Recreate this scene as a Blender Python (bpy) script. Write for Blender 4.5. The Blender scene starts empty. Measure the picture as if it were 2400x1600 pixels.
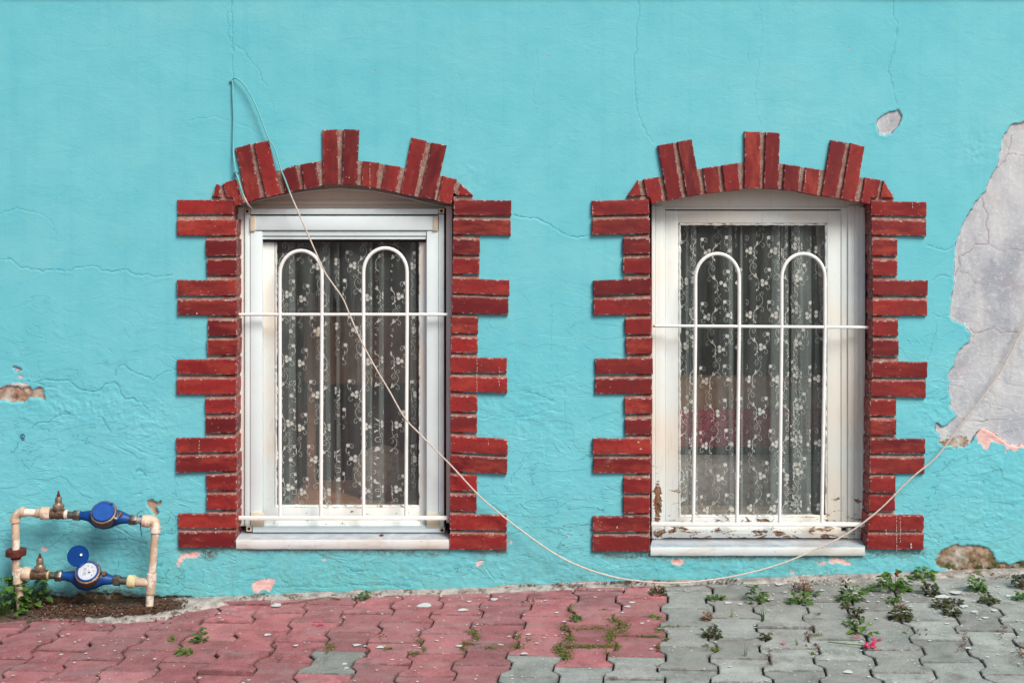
import bpy, bmesh, math, random
import numpy as np
from mathutils import Vector, Matrix, noise as mnoise
R = random.Random(7)
NR = np.random.RandomState(11)
sc = bpy.context.scene

# ------------------------------------------------------------------ camera
D0, FPX, EYE = 4.5, 3000.0, 1.8
S = D0 / FPX
cam_d = bpy.data.cameras.new('camera')
cam = bpy.data.objects.new('camera', cam_d)
sc.collection.objects.link(cam)
cam.location = (0, -D0, EYE)
cam.rotation_euler = (math.radians(90), 0, 0)
cam_d.sensor_width = 36; cam_d.lens = 45.0
cam_d.shift_y = -400 / 2400
cam_d.clip_start = 0.05; cam_d.clip_end = 500
sc.camera = cam

# ------------------------------------------------------------------ world, sun
SUN_EL, SUN_AZ = math.radians(47), math.radians(145)      # azimuth clockwise from +Y
world = bpy.data.worlds.new('World'); sc.world = world; world.use_nodes = True
wn = world.node_tree.nodes; wl = world.node_tree.links
wn.clear()
sky = wn.new('ShaderNodeTexSky'); sky.sky_type = 'NISHITA'; sky.sun_disc = False
sky.sun_elevation = SUN_EL; sky.sun_rotation = SUN_AZ
sky.dust_density = 4.0; sky.air_density = 1.0; sky.ozone_density = 1.0
bg = wn.new('ShaderNodeBackground'); bg.inputs[1].default_value = 0.075
wo = wn.new('ShaderNodeOutputWorld')
wl.new(sky.outputs[0], bg.inputs[0]); wl.new(bg.outputs[0], wo.inputs[0])
sun_d = bpy.data.lights.new('sun', 'SUN'); sun_d.energy = 2.6; sun_d.angle = math.radians(24)
sun_d.color = (1.0, 0.95, 0.86)
sun = bpy.data.objects.new('sun', sun_d); sc.collection.objects.link(sun)
sd = Vector((math.sin(SUN_AZ) * math.cos(SUN_EL), math.cos(SUN_AZ) * math.cos(SUN_EL), math.sin(SUN_EL)))
sun.rotation_euler = sd.to_track_quat('Z', 'Y').to_euler()
sun.location = sd * 10
sc.view_settings.view_transform = 'Standard'; sc.view_settings.look = 'None'
sc.view_settings.gamma = 1.0; sc.view_settings.use_curve_mapping = False
sc.view_settings.exposure = 0.56

# ------------------------------------------------------------------ helpers
GA, GZ0 = 0.0345, (1600 - 1379) * S
def gz(x): return GZ0 + GA * x                     # top of the paving
def W(px, py, y=0.0):                              # photograph position -> place at depth y
    d = D0 + y
    return Vector(((px - 1200) / FPX * d, y, EYE - (py - 400) / FPX * d))
def G(px, py, dz=0.0):                             # photograph position -> place on the ground
    u = (px - 1200) / FPX; v = (py - 400) / FPX
    d = (EYE - GZ0 - dz) / (v + GA * u)
    x = u * d
    return Vector((x, d - D0, gz(x) + dz))

def link(o, parent=None):
    sc.collection.objects.link(o)
    if parent is not None: o.parent = parent
    return o
def setp(o, label=None, cat=None, group=None, kind=None):
    if label: o['label'] = label
    if cat: o['category'] = cat
    if group: o['group'] = group
    if kind: o['kind'] = kind
    return o
def mesh_obj(name, verts, faces, mat, parent=None, smooth=False, loc=None, rot=None):
    me = bpy.data.meshes.new(name)
    me.from_pydata([tuple(v) for v in verts], [], faces)
    me.materials.append(mat)
    if smooth: me.polygons.foreach_set('use_smooth', [True] * len(me.polygons))
    me.update()
    o = bpy.data.objects.new(name, me)
    if loc is not None: o.location = loc
    if rot is not None: o.rotation_euler = rot
    return link(o, parent)
def bm_obj(name, bm, mat, parent=None, smooth=True, loc=None, angle=38):
    if smooth:
        bm.normal_update()
        for f in bm.faces: f.smooth = True
        for e in bm.edges:
            if len(e.link_faces) == 2 and e.calc_face_angle(0) > math.radians(angle): e.smooth = False
    me = bpy.data.meshes.new(name); 
    bmesh.ops.recalc_face_normals(bm, faces=bm.faces)
    bm.to_mesh(me); bm.free(); me.materials.append(mat)
    o = bpy.data.objects.new(name, me)
    if loc is not None: o.location = loc
    return link(o, parent)
def empty(name, loc, parent=None):
    o = bpy.data.objects.new(name, None); o.location = loc; o.empty_display_size = .1
    return link(o, parent)
def box(bm, x0, x1, y0, y1, z0, z1, bev=0.0):
    vs = [bm.verts.new((x, y, z)) for x in (x0, x1) for y in (y0, y1) for z in (z0, z1)]
    fs = [(0, 1, 3, 2), (4, 6, 7, 5), (0, 4, 5, 1), (2, 3, 7, 6), (0, 2, 6, 4), (1, 5, 7, 3)]
    faces = [bm.faces.new([vs[i] for i in f]) for f in fs]
    if bev > 0:
        es = {e for f in faces for e in f.edges}
        bmesh.ops.bevel(bm, geom=list(es), offset=bev, segments=2, affect='EDGES', profile=.5)
def pbox(bm, px0, px1, py0, py1, y0, y1, bev=0.0015):
    a = W(px0, py0, y0); b = W(px1, py1, y0)
    box(bm, min(a.x, b.x), max(a.x, b.x), y0, y1, min(a.z, b.z), max(a.z, b.z), bev)
def tube(bm, pts, rads, seg=16, cap=True, ph=0.0, axis=None):
    pts = [Vector(p) for p in pts]
    if not hasattr(rads, '__len__'): rads = [rads] * len(pts)
    rings = []; up = None
    n = len(pts)
    for i, p in enumerate(pts):
        a = pts[max(i - 1, 0)]; b = pts[min(i + 1, n - 1)]
        k = 1
        while (b - a).length < 1e-7 and k < n:
            a = pts[max(i - 1 - k, 0)]; b = pts[min(i + 1 + k, n - 1)]; k += 1
        t = (b - a).normalized() if axis is None else axis
        if up is None:
            up = Vector((0, 0, 1)) if abs(t.z) < .9 else Vector((0, 1, 0))
        s = t.cross(up)
        if s.length < 1e-5: s = t.cross(Vector((1, 0, 0)))
        s.normalize(); up = s.cross(t).normalized()
        rings.append([bm.verts.new(p + rads[i] * (math.cos(ph + 2 * math.pi * j / seg) * s + math.sin(ph + 2 * math.pi * j / seg) * up)) for j in range(seg)])
    for r0, r1 in zip(rings, rings[1:]):
        for j in range(seg):
            bm.faces.new((r0[j], r0[(j + 1) % seg], r1[(j + 1) % seg], r1[j]))
    if cap:
        bm.faces.new(rings[0][::-1]); bm.faces.new(rings[-1])
def prism(bm, poly, y0, y1, bev=0.0):              # poly: world (x,z) list
    f = [bm.verts.new((x, y0, z)) for x, z in poly]; b = [bm.verts.new((x, y1, z)) for x, z in poly]
    fs = [bm.faces.new(f), bm.faces.new(b[::-1])]
    n = len(poly)
    for i in range(n): fs.append(bm.faces.new((f[i], b[i], b[(i + 1) % n], f[(i + 1) % n])))
    if bev: bmesh.ops.bevel(bm, geom=list({e for e in fs[0].edges}), offset=bev, segments=1, affect='EDGES')
def curve_pts(pts, n=8):                           # Catmull-Rom through points
    P = [Vector(p) for p in pts]; P = [P[0] * 2 - P[1]] + P + [P[-1] * 2 - P[-2]]
    out = []
    for i in range(1, len(P) - 2):
        a, b, c, d = P[i - 1:i + 3]
        for k in range(n):
            t = k / n
            out.append(.5 * ((2 * b) + (c - a) * t + (2 * a - 5 * b + 4 * c - d) * t * t + (3 * b - a - 3 * c + d) * t ** 3))
    out.append(P[-2]); return out

# ------------------------------------------------------------------ materials
class NT:
    def __init__(s, name):
        s.m = bpy.data.materials.new(name); s.m.use_nodes = True
        s.t = s.m.node_tree; s.t.nodes.clear()
        s.out = s.t.nodes.new('ShaderNodeOutputMaterial')
    def n(s, typ, **kw):
        nd = s.t.nodes.new(typ)
        for k, v in kw.items():
            if k.startswith('i_'): continue
            setattr(nd, k, v)
        return nd
    def l(s, a, b): s.t.links.new(a, b)
    def put(s, sock, v):
        if isinstance(v, bpy.types.NodeSocket): s.l(v, sock)
        elif hasattr(v, '__len__') and len(v) == 3 and sock.type == 'RGBA': sock.default_value = (*v, 1)
        else: sock.default_value = v
    def noise(s, vec, scale, detail=4, rough=.55, dist=0.0):
        nd = s.n('ShaderNodeTexNoise'); s.l(vec, nd.inputs['Vector'])
        nd.inputs['Scale'].default_value = scale; nd.inputs['Detail'].default_value = detail
        nd.inputs['Roughness'].default_value = rough; nd.inputs['Distortion'].default_value = dist
        return nd.outputs[0]
    def voro(s, vec, scale, feature='F1', out='Distance', rnd=1.0):
        nd = s.n('ShaderNodeTexVoronoi', feature=feature); s.l(vec, nd.inputs['Vector'])
        nd.inputs['Scale'].default_value = scale; nd.inputs['Randomness'].default_value = rnd
        return nd.outputs[out]
    def math(s, op, a, b=None, c=None, clamp=False):
        nd = s.n('ShaderNodeMath', operation=op); nd.use_clamp = clamp
        s.put(nd.inputs[0], a)
        if b is not None: s.put(nd.inputs[1], b)
        if c is not None: s.put(nd.inputs[2], c)
        return nd.outputs[0]
    def ramp(s, v, a, b, c=0.0, d=1.0):            # smooth map range, clamped
        nd = s.n('ShaderNodeMapRange'); s.put(nd.inputs[0], v)
        for i, x in enumerate((a, b, c, d)): nd.inputs[1 + i].default_value = x
        return nd.outputs[0]
    def mix(s, f, a, b, mode='MIX'):
        nd = s.n('ShaderNodeMix', data_type='RGBA', blend_type=mode)
        s.put(nd.inputs[0], f); s.put(nd.inputs[6], a); s.put(nd.inputs[7], b)
        return nd.outputs[2]
    def attr(s, name): 
        nd = s.n('ShaderNodeAttribute'); nd.attribute_name = name; return nd.outputs['Fac']
    def coord(s, kind='Object'): return s.n('ShaderNodeTexCoord').outputs[kind]
    def rand(s): return s.n('ShaderNodeObjectInfo').outputs['Random']
    def mapped(s, vec, scale=(1, 1, 1), loc=None):
        nd = s.n('ShaderNodeMapping'); s.l(vec, nd.inputs[0]); nd.inputs['Scale'].default_value = scale
        if loc is not None: s.put(nd.inputs['Location'], loc)
        return nd.outputs[0]
    def shifted(s, vec):                           # shift a texture by the object's random number
        c = s.n('ShaderNodeCombineXYZ'); r = s.rand()
        s.l(s.math('MULTIPLY', r, 37.0), c.inputs[0]); s.l(s.math('MULTIPLY', r, 91.0), c.inputs[1]); s.l(s.math('MULTIPLY', r, 53.0), c.inputs[2])
        v = s.n('ShaderNodeVectorMath', operation='ADD'); s.l(vec, v.inputs[0]); s.l(c.outputs[0], v.inputs[1])
        return v.outputs[0]
    def bump(s, h, strength=.5, dist=.002, normal=None):
        nd = s.n('ShaderNodeBump'); s.l(h, nd.inputs['Height'])
        nd.inputs['Strength'].default_value = strength; nd.inputs['Distance'].default_value = dist
        if normal is not None: s.l(normal, nd.inputs['Normal'])
        return nd.outputs[0]
    def bsdf(s, col, rough=.6, normal=None, metal=0.0, spec=.5, **kw):
        nd = s.n('ShaderNodeBsdfPrincipled')
        s.put(nd.inputs['Base Color'], col); s.put(nd.inputs['Roughness'], rough)
        s.put(nd.inputs['Metallic'], metal); s.put(nd.inputs['Specular IOR Level'], spec)
        if normal is not None: s.l(normal, nd.inputs['Normal'])
        for k, v in kw.items(): s.put(nd.inputs[k], v)
        s.l(nd.outputs[0], s.out.inputs[0]); return nd
def simple(name, col, rough=.5, metal=0.0, var=.25, scale=60, bump=.2, dirt=None, dirt_at=.62, spec=.5, bdist=.001):
    t = NT(name); v = t.shifted(t.coord())
    n1 = t.noise(v, scale, 5)
    c2 = tuple(c * (1 - var) for c in col); c3 = tuple(min(1, c * (1 + var * .6)) for c in col)
    c = t.mix(t.ramp(n1, .35, .65), c2, c3)
    if dirt:
        n2 = t.noise(v, scale * .6, 6, .7)
        c = t.mix(t.ramp(n2, dirt_at, dirt_at + .06), c, dirt)
    t.bsdf(c, rough, t.bump(t.noise(v, scale * 3, 4), bump, bdist), metal, spec)
    return t.m

# --- wall paint with peeled places
TEAL = (.130, .490, .575); TEAL_LOW = (.125, .440, .455)
def wall_material():
    t = NT('wall_paint'); v = t.coord()
    big = t.noise(v, 1.3, 3); mid = t.noise(v, 9, 4); fine = t.noise(v, 160, 4, .6)
    sep = t.n('ShaderNodeSeparateXYZ'); t.l(v, sep.inputs[0]); X, Z = sep.outputs[0], sep.outputs[2]
    hz = t.math('SUBTRACT', t.math('SUBTRACT', Z, GZ0), t.math('MULTIPLY', X, GA))    # height above the paving
    low = t.ramp(t.math('ADD', hz, t.math('MULTIPLY', mid, .25)), .10, .52, 1, 0)
    c = t.mix(low, TEAL, TEAL_LOW)
    c = t.mix(t.ramp(big, .3, .7), c, (.165, .525, .600))
    c = t.mix(t.math('MULTIPLY', t.ramp(mid, .42, .72), .38), c, (.085, .43, .53))
    st = t.noise(t.mapped(v, (26, 1, .9)), 1.0, 4, .6)
    c = t.mix(t.math('MULTIPLY', t.ramp(st, .52, .72), .14), c, (.06, .36, .43))
    fade = t.noise(t.mapped(v, (1.5, 1, 2.6)), 1.0, 5, .6, .8)
    c = t.mix(t.math('MULTIPLY', t.ramp(fade, .52, .70), .35), c, (.22, .55, .59))
    dust = t.math('MULTIPLY', t.ramp(t.noise(v, 22, 6, .7), .48, .68), t.ramp(hz, .0, .45, 1, 0))
    c = t.mix(t.math('MULTIPLY', dust, .40), c, (.16, .30, .27))
    crk = t.attr('crack')
    grime = t.math('MULTIPLY', t.ramp(t.noise(v, 34, 6, .72), .52, .72), t.ramp(t.math('ADD', hz, t.math('MULTIPLY', mid, .15)), .06, .30, 1, 0))
    c = t.mix(t.math('MULTIPLY', grime, .55), c, (.10, .19, .16))
    # small holes showing pale or brown plaster
    vo = t.voro(v, 17); pick = t.ramp(t.noise(v, 7, 2), .60, .64)
    spot = t.math('MULTIPLY', t.ramp(t.math('ADD', vo, t.math('MULTIPLY', fine, .06)), .085, .10, 1, 0), pick)
    c = t.mix(t.math('MULTIPLY', spot, .85), c, (.42, .33, .30))
    # peeled places
    w = t.math('MULTIPLY', t.math('SUBTRACT', t.noise(v, 120, 5, .7), .5), 9.0)
    def inside(name, k=1.0): return t.ramp(t.math('ADD', t.attr(name), t.math('MULTIPLY', w, k)), -.6, .6, 1, 0)
    pl = inside('plaster', .35); br = inside('brown', 1.9); pk = inside('pink', 1.9); wh = inside('white', 1.6)
    n3 = t.noise(v, 5.0, 5, .6); n4 = t.noise(v, 150, 4, .7); n5 = t.noise(t.mapped(v, (9, 1, 3)), 1, 5, .6)
    pc = t.mix(t.ramp(n3, .30, .70), (.37, .39, .44), (.54, .56, .60))
    n7 = t.noise(t.mapped(v, (3.6, 1, 2.6)), 1, 5, .62, 1.2)
    pc = t.mix(t.math('MULTIPLY', t.ramp(n7, .42, .60), .75), pc, (.27, .295, .35))
    pc = t.mix(t.math('MULTIPLY', t.ramp(n5, .47, .66), .75), pc, (.58, .59, .60))
    gr_ = t.noise(v, 70, 6, .75)
    pc = t.mix(t.math('MULTIPLY', t.ramp(gr_, .52, .66), .55), pc, (.66, .66, .66))
    pc = t.mix(t.math('MULTIPLY', t.ramp(t.noise(v, 38, 6, .75), .58, .72), .35), pc, (.24, .24, .27))
    pc = t.mix(t.math('MULTIPLY', t.ramp(t.noise(v, 11, 4), .56, .68), .30), pc, (.42, .33, .32))
    pits = t.math('MULTIPLY', t.ramp(n4, .63, .68), t.ramp(t.noise(v, 8, 3), .48, .60))
    pc = t.mix(t.math('MULTIPLY', pits, .8), pc, (.16, .08, .07))
    pc = t.mix(t.math('MULTIPLY', crk, .5), pc, (.28, .11, .10))
    bc = t.mix(t.ramp(t.noise(v, 60, 5, .65), .35, .65), (.20, .115, .075), (.42, .30, .22))
    bc = t.mix(t.ramp(t.noise(v, 12, 4, .6), .48, .62), bc, (.44, .42, .39))
    moss = t.math('MULTIPLY', t.ramp(t.noise(v, 40, 5, .7), .38, .55), t.ramp(hz, .025, .085, 1, 0))
    bc = t.mix(moss, bc, (.045, .055, .012))
    kc = t.mix(t.ramp(t.noise(v, 40, 3), .4, .6), (.66, .40, .39), (.74, .52, .50))
    wc = t.mix(t.ramp(t.noise(v, 90, 4), .4, .65), (.62, .62, .64), (.36, .31, .29))
    c = t.mix(t.math('MULTIPLY', crk, .6), c, (.035, .24, .30))
    hair = t.noise(t.mapped(v, (6, 6, 13)), 1.0, 4, .55, .9)
    hl = t.math('MULTIPLY', t.ramp(t.math('ABSOLUTE', t.math('SUBTRACT', hair, .5)), .001, .0075, 1, 0), t.math('MULTIPLY', t.ramp(t.noise(v, 4.5, 3), .50, .60), t.ramp(hz, .35, 1.25, 1, .12)))
    c = t.mix(t.math('MULTIPLY', hl, .55), c, (.04, .22, .25))
    edge = t.ramp(t.math('ABSOLUTE', t.math('ADD', t.attr('plaster'), t.math('MULTIPLY', w, .35))), .3, 1.5, 1, 0)
    c = t.mix(pk, c, kc); c = t.mix(wh, c, wc); c = t.mix(pl, c, pc)
    c = t.mix(t.math('MULTIPLY', edge, t.ramp(t.noise(v, 25, 3), .42, .55, .35, .9)), c, (.16, .055, .045))
    c = t.mix(br, c, bc)
    stn = t.math('MULTIPLY', t.ramp(t.math('ADD', t.attr('stain'), t.math('MULTIPLY', w, 1.6)), -6, 9, 1, 0), t.ramp(t.noise(v, 70, 5, .7), .32, .56))
    c = t.mix(t.math('MULTIPLY', stn, .95), c, (.085, .050, .032))
    # relief
    bare = t.math('MAXIMUM', pl, br)
    h = t.math('ADD', t.math('MULTIPLY', fine, .35), t.math('MULTIPLY', t.noise(t.mapped(v, (50, 50, 80)), 1, 3), .25))
    rough_low = t.ramp(hz, .20, 1.15, 1.0, .12)
    lump = t.noise(t.mapped(v, (30, 30, 52)), 1.0, 5, .62, .6)
    h = t.math('ADD', h, t.math('MULTIPLY', t.math('MULTIPLY', lump, rough_low), 2.3))
    h = t.math('SUBTRACT', h, t.math('MULTIPLY', crk, 1.2))
    h = t.math('SUBTRACT', h, t.math('MULTIPLY', hl, 1.3))
    step = t.ramp(hair, .49, .51)
    h = t.math('ADD', h, t.math('MULTIPLY', t.math('MULTIPLY', step, rough_low), .9))
    h = t.math('SUBTRACT', h, t.math('MULTIPLY', bare, 1.5))
    h = t.math('ADD', h, t.math('MULTIPLY', t.math('MULTIPLY', bare, gr_), .9))
    h = t.math('SUBTRACT', h, t.math('MULTIPLY', t.math('ADD', pk, spot), .4))
    t.bsdf(c, t.mix(bare, (.52, .52, .52), (.9, .9, .9)), t.bump(h, .72, .0018), spec=.25)
    return t.m
def brick_material():
    t = NT('painted_brick'); v = t.shifted(t.coord()); r = t.rand()
    r2 = t.math('FRACT', t.math('MULTIPLY', r, 17.31))
    a = t.noise(t.mapped(v, (9, 30, 30)), 1, 4, .6); b = t.noise(v, 55, 5, .65); f = t.noise(v, 420, 3)
    c = t.mix(r, (.100, .005, .009), (.275, .018, .018))
    c = t.mix(t.math('MULTIPLY', t.ramp(a, .42, .68), t.ramp(r2, 0, 1, .10, .8)), c, (.37, .058, .036))
    top = t.noise(t.mapped(v, (6, 14, 14)), 1, 3)
    c = t.mix(t.math('MULTIPLY', t.ramp(top, .48, .66), .5), c, (.10, .014, .014))
    c = t.mix(t.math('MULTIPLY', t.ramp(b, .50, .70), .55), c, (.085, .006, .008))
    pits = t.math('MULTIPLY', t.ramp(f, .60, .68), t.ramp(t.noise(v, 22, 3), .50, .62))
    c = t.mix(t.math('MULTIPLY', pits, .6), c, (.055, .010, .008))
    wear = t.math('MULTIPLY', t.ramp(t.noise(t.mapped(v, (16, 45, 45)), 1, 6, .7), .58, .74), t.ramp(t.noise(v, 8, 2), .48, .62))
    c = t.mix(t.math('MULTIPLY', wear, .40), c, (.55, .24, .22))
    fl = t.ramp(t.voro(v, 85), .08, .12, 1, 0)
    c = t.mix(t.math('MULTIPLY', fl, t.ramp(t.noise(v, 30, 2), .60, .64)), c, (.72, .60, .56))
    ed = t.math('MULTIPLY', t.attr('edge'), t.ramp(t.noise(v, 70, 5, .7), .53, .62))
    c = t.mix(t.math('MULTIPLY', ed, .75), c, (.52, .43, .41))
    h = t.math('ADD', t.math('MULTIPLY', b, .5), t.math('MULTIPLY', f, .25)); h = t.math('SUBTRACT', h, t.math('MULTIPLY', pits, .5))
    t.bsdf(c, t.ramp(b, .3, .7, .42, .62), t.bump(h, .35, .0018), spec=.35)
    return t.m
def mortar_material():
    t = NT('mortar'); v = t.coord()
    c = t.mix(t.ramp(t.noise(v, 260, 4, .7), .38, .62), (.19, .12, .10), (.47, .35, .30))
    c = t.mix(t.math('MULTIPLY', t.ramp(t.noise(v, 30, 3), .42, .60), .65), c, (.26, .065, .055))
    t.bsdf(c, .95, t.bump(t.noise(v, 300, 5, .7), .9, .003), spec=.2); return t.m
def paver_material(name, ca, cb, cc, speck):
    t = NT(name); v = t.shifted(t.coord()); g = t.n('ShaderNodeNewGeometry').outputs['Position']; r = t.rand()
    a = t.noise(v, 14, 4, .6); f = t.noise(v, 210, 4, .75)
    c = t.mix(t.ramp(a, .35, .68), ca, cb)
    c = t.mix(t.math('MULTIPLY', r, .45), c, cc)
    c = t.mix(t.math('MULTIPLY', t.ramp(f, .56, .64), .55), c, speck)
    c = t.mix(t.math('MULTIPLY', t.ramp(f, .42, .35), .6), c, tuple(x * .35 for x in ca))
    tone = t.ramp(t.math('FRACT', t.math('MULTIPLY', r, 13.7)), 0, 1, .74, 1.18)
    tn = t.n('ShaderNodeVectorMath', operation='SCALE'); t.l(c, tn.inputs[0]); t.l(tone, tn.inputs['Scale']); c = tn.outputs[0]
    smear = t.noise(t.mapped(g, (8, 26, 8)), 1, 5, .65)
    c = t.mix(t.math('MULTIPLY', t.ramp(smear, .50, .70), .45), c, (.24, .23, .23))
    sepg = t.n('ShaderNodeSeparateXYZ'); t.l(g, sepg.inputs[0])
    near_wall = t.ramp(sepg.outputs[1], -.42, -.05)
    wash = t.math('MULTIPLY', t.ramp(t.noise(t.mapped(g, (10, 24, 10)), 1, 6, .7), .50, .62), near_wall)
    c = t.mix(t.math('MULTIPLY', wash, .22), c, (.48, .45, .45))
    dt = t.noise(t.mapped(g, (15, 15, 15)), 1.0, 6, .7)
    c = t.mix(t.math('MULTIPLY', t.ramp(dt, .54, .70), .5), c, (.085, .06, .052))
    vo = t.voro(t.mapped(g, (1, 1.0, 1)), 24); pick = t.ramp(t.noise(g, 5, 2), .50, .56)
    dot = t.math('MULTIPLY', t.ramp(t.math('ADD', vo, t.math('MULTIPLY', f, .05)), .085, .105, 1, 0), pick)
    c = t.mix(t.math('MULTIPLY', dot, .85), c, (.58, .60, .60))
    ed = t.math('MULTIPLY', t.attr('edge'), t.ramp(t.noise(g, 40, 4, .7), .38, .6))
    c = t.mix(t.math('MULTIPLY', ed, .6), c, (.05, .04, .036))
    t.bsdf(c, .88, t.bump(t.math('ADD', t.math('MULTIPLY', f, .8), a), .6, .0022), spec=.25); return t.m
def wood_material(name, amt, base=(.69, .75, .75), base2=(.72, .68, .61)):
    t = NT(name); v = t.coord(); g = t.n('ShaderNodeNewGeometry').outputs['Position']
    c = t.mix(t.ramp(t.noise(g, 3, 3), .38, .62), base, base2)
    gr = t.noise(t.mapped(g, (60, 60, 9)), 1, 5, .6)
    c = t.mix(t.math('MULTIPLY', t.ramp(gr, .55, .70), .22), c, (.40, .38, .36))
    if amt > 0:
        sep = t.n('ShaderNodeSeparateXYZ'); t.l(g, sep.inputs[0])
        lowz = t.ramp(sep.outputs[2], .42, 1.0, 1, 0)
        p = t.noise(t.mapped(g, (22, 22, 60)), 1, 6, .68, .8)
        th = t.math('ADD', p, t.math('MULTIPLY', t.math('MULTIPLY', lowz, lowz), .17 * amt))
        if amt > 1:
            px_ = t.ramp(t.math('ABSOLUTE', t.math('SUBTRACT', sep.outputs[0], .520)), .004, .018, .30, 0)
            th = t.math('ADD', th, t.math('MULTIPLY', px_, t.ramp(t.math('ABSOLUTE', t.math('SUBTRACT', sep.outputs[2], .63)), .03, .10, 1, 0)))
        peel = t.ramp(th, .705, .715)
        pc = t.mix(t.ramp(t.noise(g, 90, 4, .7), .40, .62), (.06, .032, .02), (.36, .20, .12))
        c = t.mix(peel, c, pc)
        h = t.math('SUBTRACT', t.math('MULTIPLY', gr, .3), peel)
    else: h = t.math('MULTIPLY', gr, .3)
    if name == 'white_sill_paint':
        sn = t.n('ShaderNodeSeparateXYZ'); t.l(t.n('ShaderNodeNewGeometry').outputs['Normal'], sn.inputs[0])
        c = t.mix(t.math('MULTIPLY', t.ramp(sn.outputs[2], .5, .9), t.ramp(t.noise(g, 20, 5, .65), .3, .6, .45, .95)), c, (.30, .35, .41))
        c = t.mix(t.math('MULTIPLY', t.ramp(t.noise(t.mapped(g, (7, 7, 30)), 1, 5, .6), .52, .68), .5), c, (.42, .33, .26))
    t.bsdf(c, .48, t.bump(h, .5, .0015), spec=.35); return t.m
M_WALL = wall_material(); M_BRICK = brick_material(); M_MORTAR = mortar_material()
M_RED = paver_material('red_concrete', (.255, .078, .090), (.410, .145, .160), (.31, .16, .17), (.52, .34, .33))
M_GREY = paver_material('grey_concrete', (.195, .220, .212), (.325, .350, .338), (.26, .255, .235), (.52, .55, .54))
M_WOOD = wood_material('old_white_wood', .75); M_WOOD2 = wood_material('peeling_white_wood', 1.35)
M_SILL = wood_material('white_sill_paint', .35, (.62, .67, .69), (.62, .61, .58))
M_ALU = simple('white_aluminium', (.66, .76, .79), .32, var=.05, scale=6, bump=.02)
M_TAB = simple('yellowed_plastic', (.62, .54, .40), .5, var=.12, scale=20)
M_GRILLE = simple('white_metal_paint', (.80, .82, .81), .35, var=.06, scale=40, dirt=(.35, .16, .06), dirt_at=.70, bump=.15)
M_DARK = simple('gap_shade_black', (.012, .010, .010), .8)  # near-black colour standing in for shade inside gaps and holes
M_SOIL = simple('soil', (.085, .055, .040), .95, var=.5, scale=90, bump=.9, bdist=.006, dirt=(.20, .15, .12), dirt_at=.60)
M_CEM = simple('cement', (.34, .315, .295), .95, var=.4, scale=34, bump=.9, bdist=.005, dirt=(.12, .08, .06), dirt_at=.57)
M_PVC = simple('cream_plastic_pipe', (.50, .38, .28), .5, var=.22, scale=22, bump=.2, dirt=(.70, .64, .56), dirt_at=.50)
M_BRASS = simple('tarnished_brass', (.17, .115, .08), .45, .7, var=.5, scale=120, bump=.5, dirt=(.32, .24, .18), dirt_at=.6)
M_BRASS2 = simple('bonnet_metal', (.30, .22, .165), .45, .6, var=.35, scale=90, bump=.3)
M_NICK = simple('dull_nickel', (.14, .135, .12), .4, .7, var=.4, scale=120, bump=.4)
M_BLUE = simple('blue_enamel', (.003, .050, .22), .45, spec=.3, dirt=(.06, .10, .16), dirt_at=.60, var=.35, scale=30, bump=.2)
M_LID = simple('blue_plastic', (.004, .065, .30), .5, spec=.25, var=.15, scale=30, bump=.08)
M_RUST = simple('rusty_iron', (.10, .018, .012), .7, .2, var=.5, scale=120, bump=.8)
M_TAPE = simple('thread_tape', (.62, .56, .50), .7, var=.2, scale=90)
M_DIAL = simple('dial_white', (.46, .50, .56), .3, var=.04, scale=20, bump=0)
M_INK = simple('black_ink', (.02, .022, .035), .5); M_INKR = simple('red_ink', (.38, .05, .03), .5)
M_LEAD = simple('lead_seal', (.42, .42, .42), .4, .6)
M_KNOB = simple('cream_knob', (.62, .55, .42), .4, var=.08); M_STRING = simple('brown_string', (.10, .05, .035), .8)
def leaf_material(name, ca, cb):
    t = NT(name); r = t.rand(); g = t.n('ShaderNodeNewGeometry').outputs['Position']
    c = t.mix(t.ramp(t.noise(g, 60, 3), .35, .65), ca, cb)
    c = t.mix(t.math('MULTIPLY', r, .35), c, tuple(min(1, x * 1.5) for x in cb))
    b = t.bsdf(c, .5, spec=.35)
    tr = t.n('ShaderNodeBsdfTranslucent'); t.put(tr.inputs[0], c)
    mx = t.n('ShaderNodeMixShader'); mx.inputs[0].default_value = .25
    t.l(b.outputs[0], mx.inputs[1]); t.l(tr.outputs[0], mx.inputs[2]); t.l(mx.outputs[0], t.out.inputs[0]); return t.m
M_LEAF = {'green': leaf_material('green_leaf', (.034, .092, .016), (.085, .170, .030)),
          'dark': leaf_material('dark_leaf', (.028, .050, .016), (.065, .072, .026)),
          'bright': leaf_material('bright_leaf', (.065, .15, .016), (.11, .21, .028)),
          'brown': leaf_material('dry_leaf', (.12, .060, .035), (.24, .13, .08)),
          'moss': leaf_material('moss_leaf', (.075, .100, .018), (.15, .17, .035))}
M_MAG = leaf_material('magenta_petal', (.50, .015, .085), (.68, .06, .16)); M_REDP = leaf_material('red_petal', (.55, .01, .02), (.6, .02, .03))
def cable_material():
    t = NT('cable_sheath'); g = t.n('ShaderNodeNewGeometry').outputs['Position']
    sep = t.n('ShaderNodeSeparateXYZ'); t.l(g, sep.inputs[0])
    n1 = t.noise(g, 30, 4, .6); n2 = t.noise(g, 90, 5, .7)
    k = t.ramp(t.math('ADD', sep.outputs[2], t.math('MULTIPLY', t.math('SUBTRACT', n1, .5), .28)), 1.70, 1.75)
    c = t.mix(t.ramp(n2, .4, .65), (.48, .40, .35), (.60, .55, .50))
    c = t.mix(t.math('MULTIPLY', t.ramp(n2, .66, .70), .7), c, (.30, .18, .13))
    c = t.mix(k, c, (.13, .42, .44))
    t.bsdf(c, .5, t.bump(n2, .3, .001)); return t.m
M_CABLE = cable_material()
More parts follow.
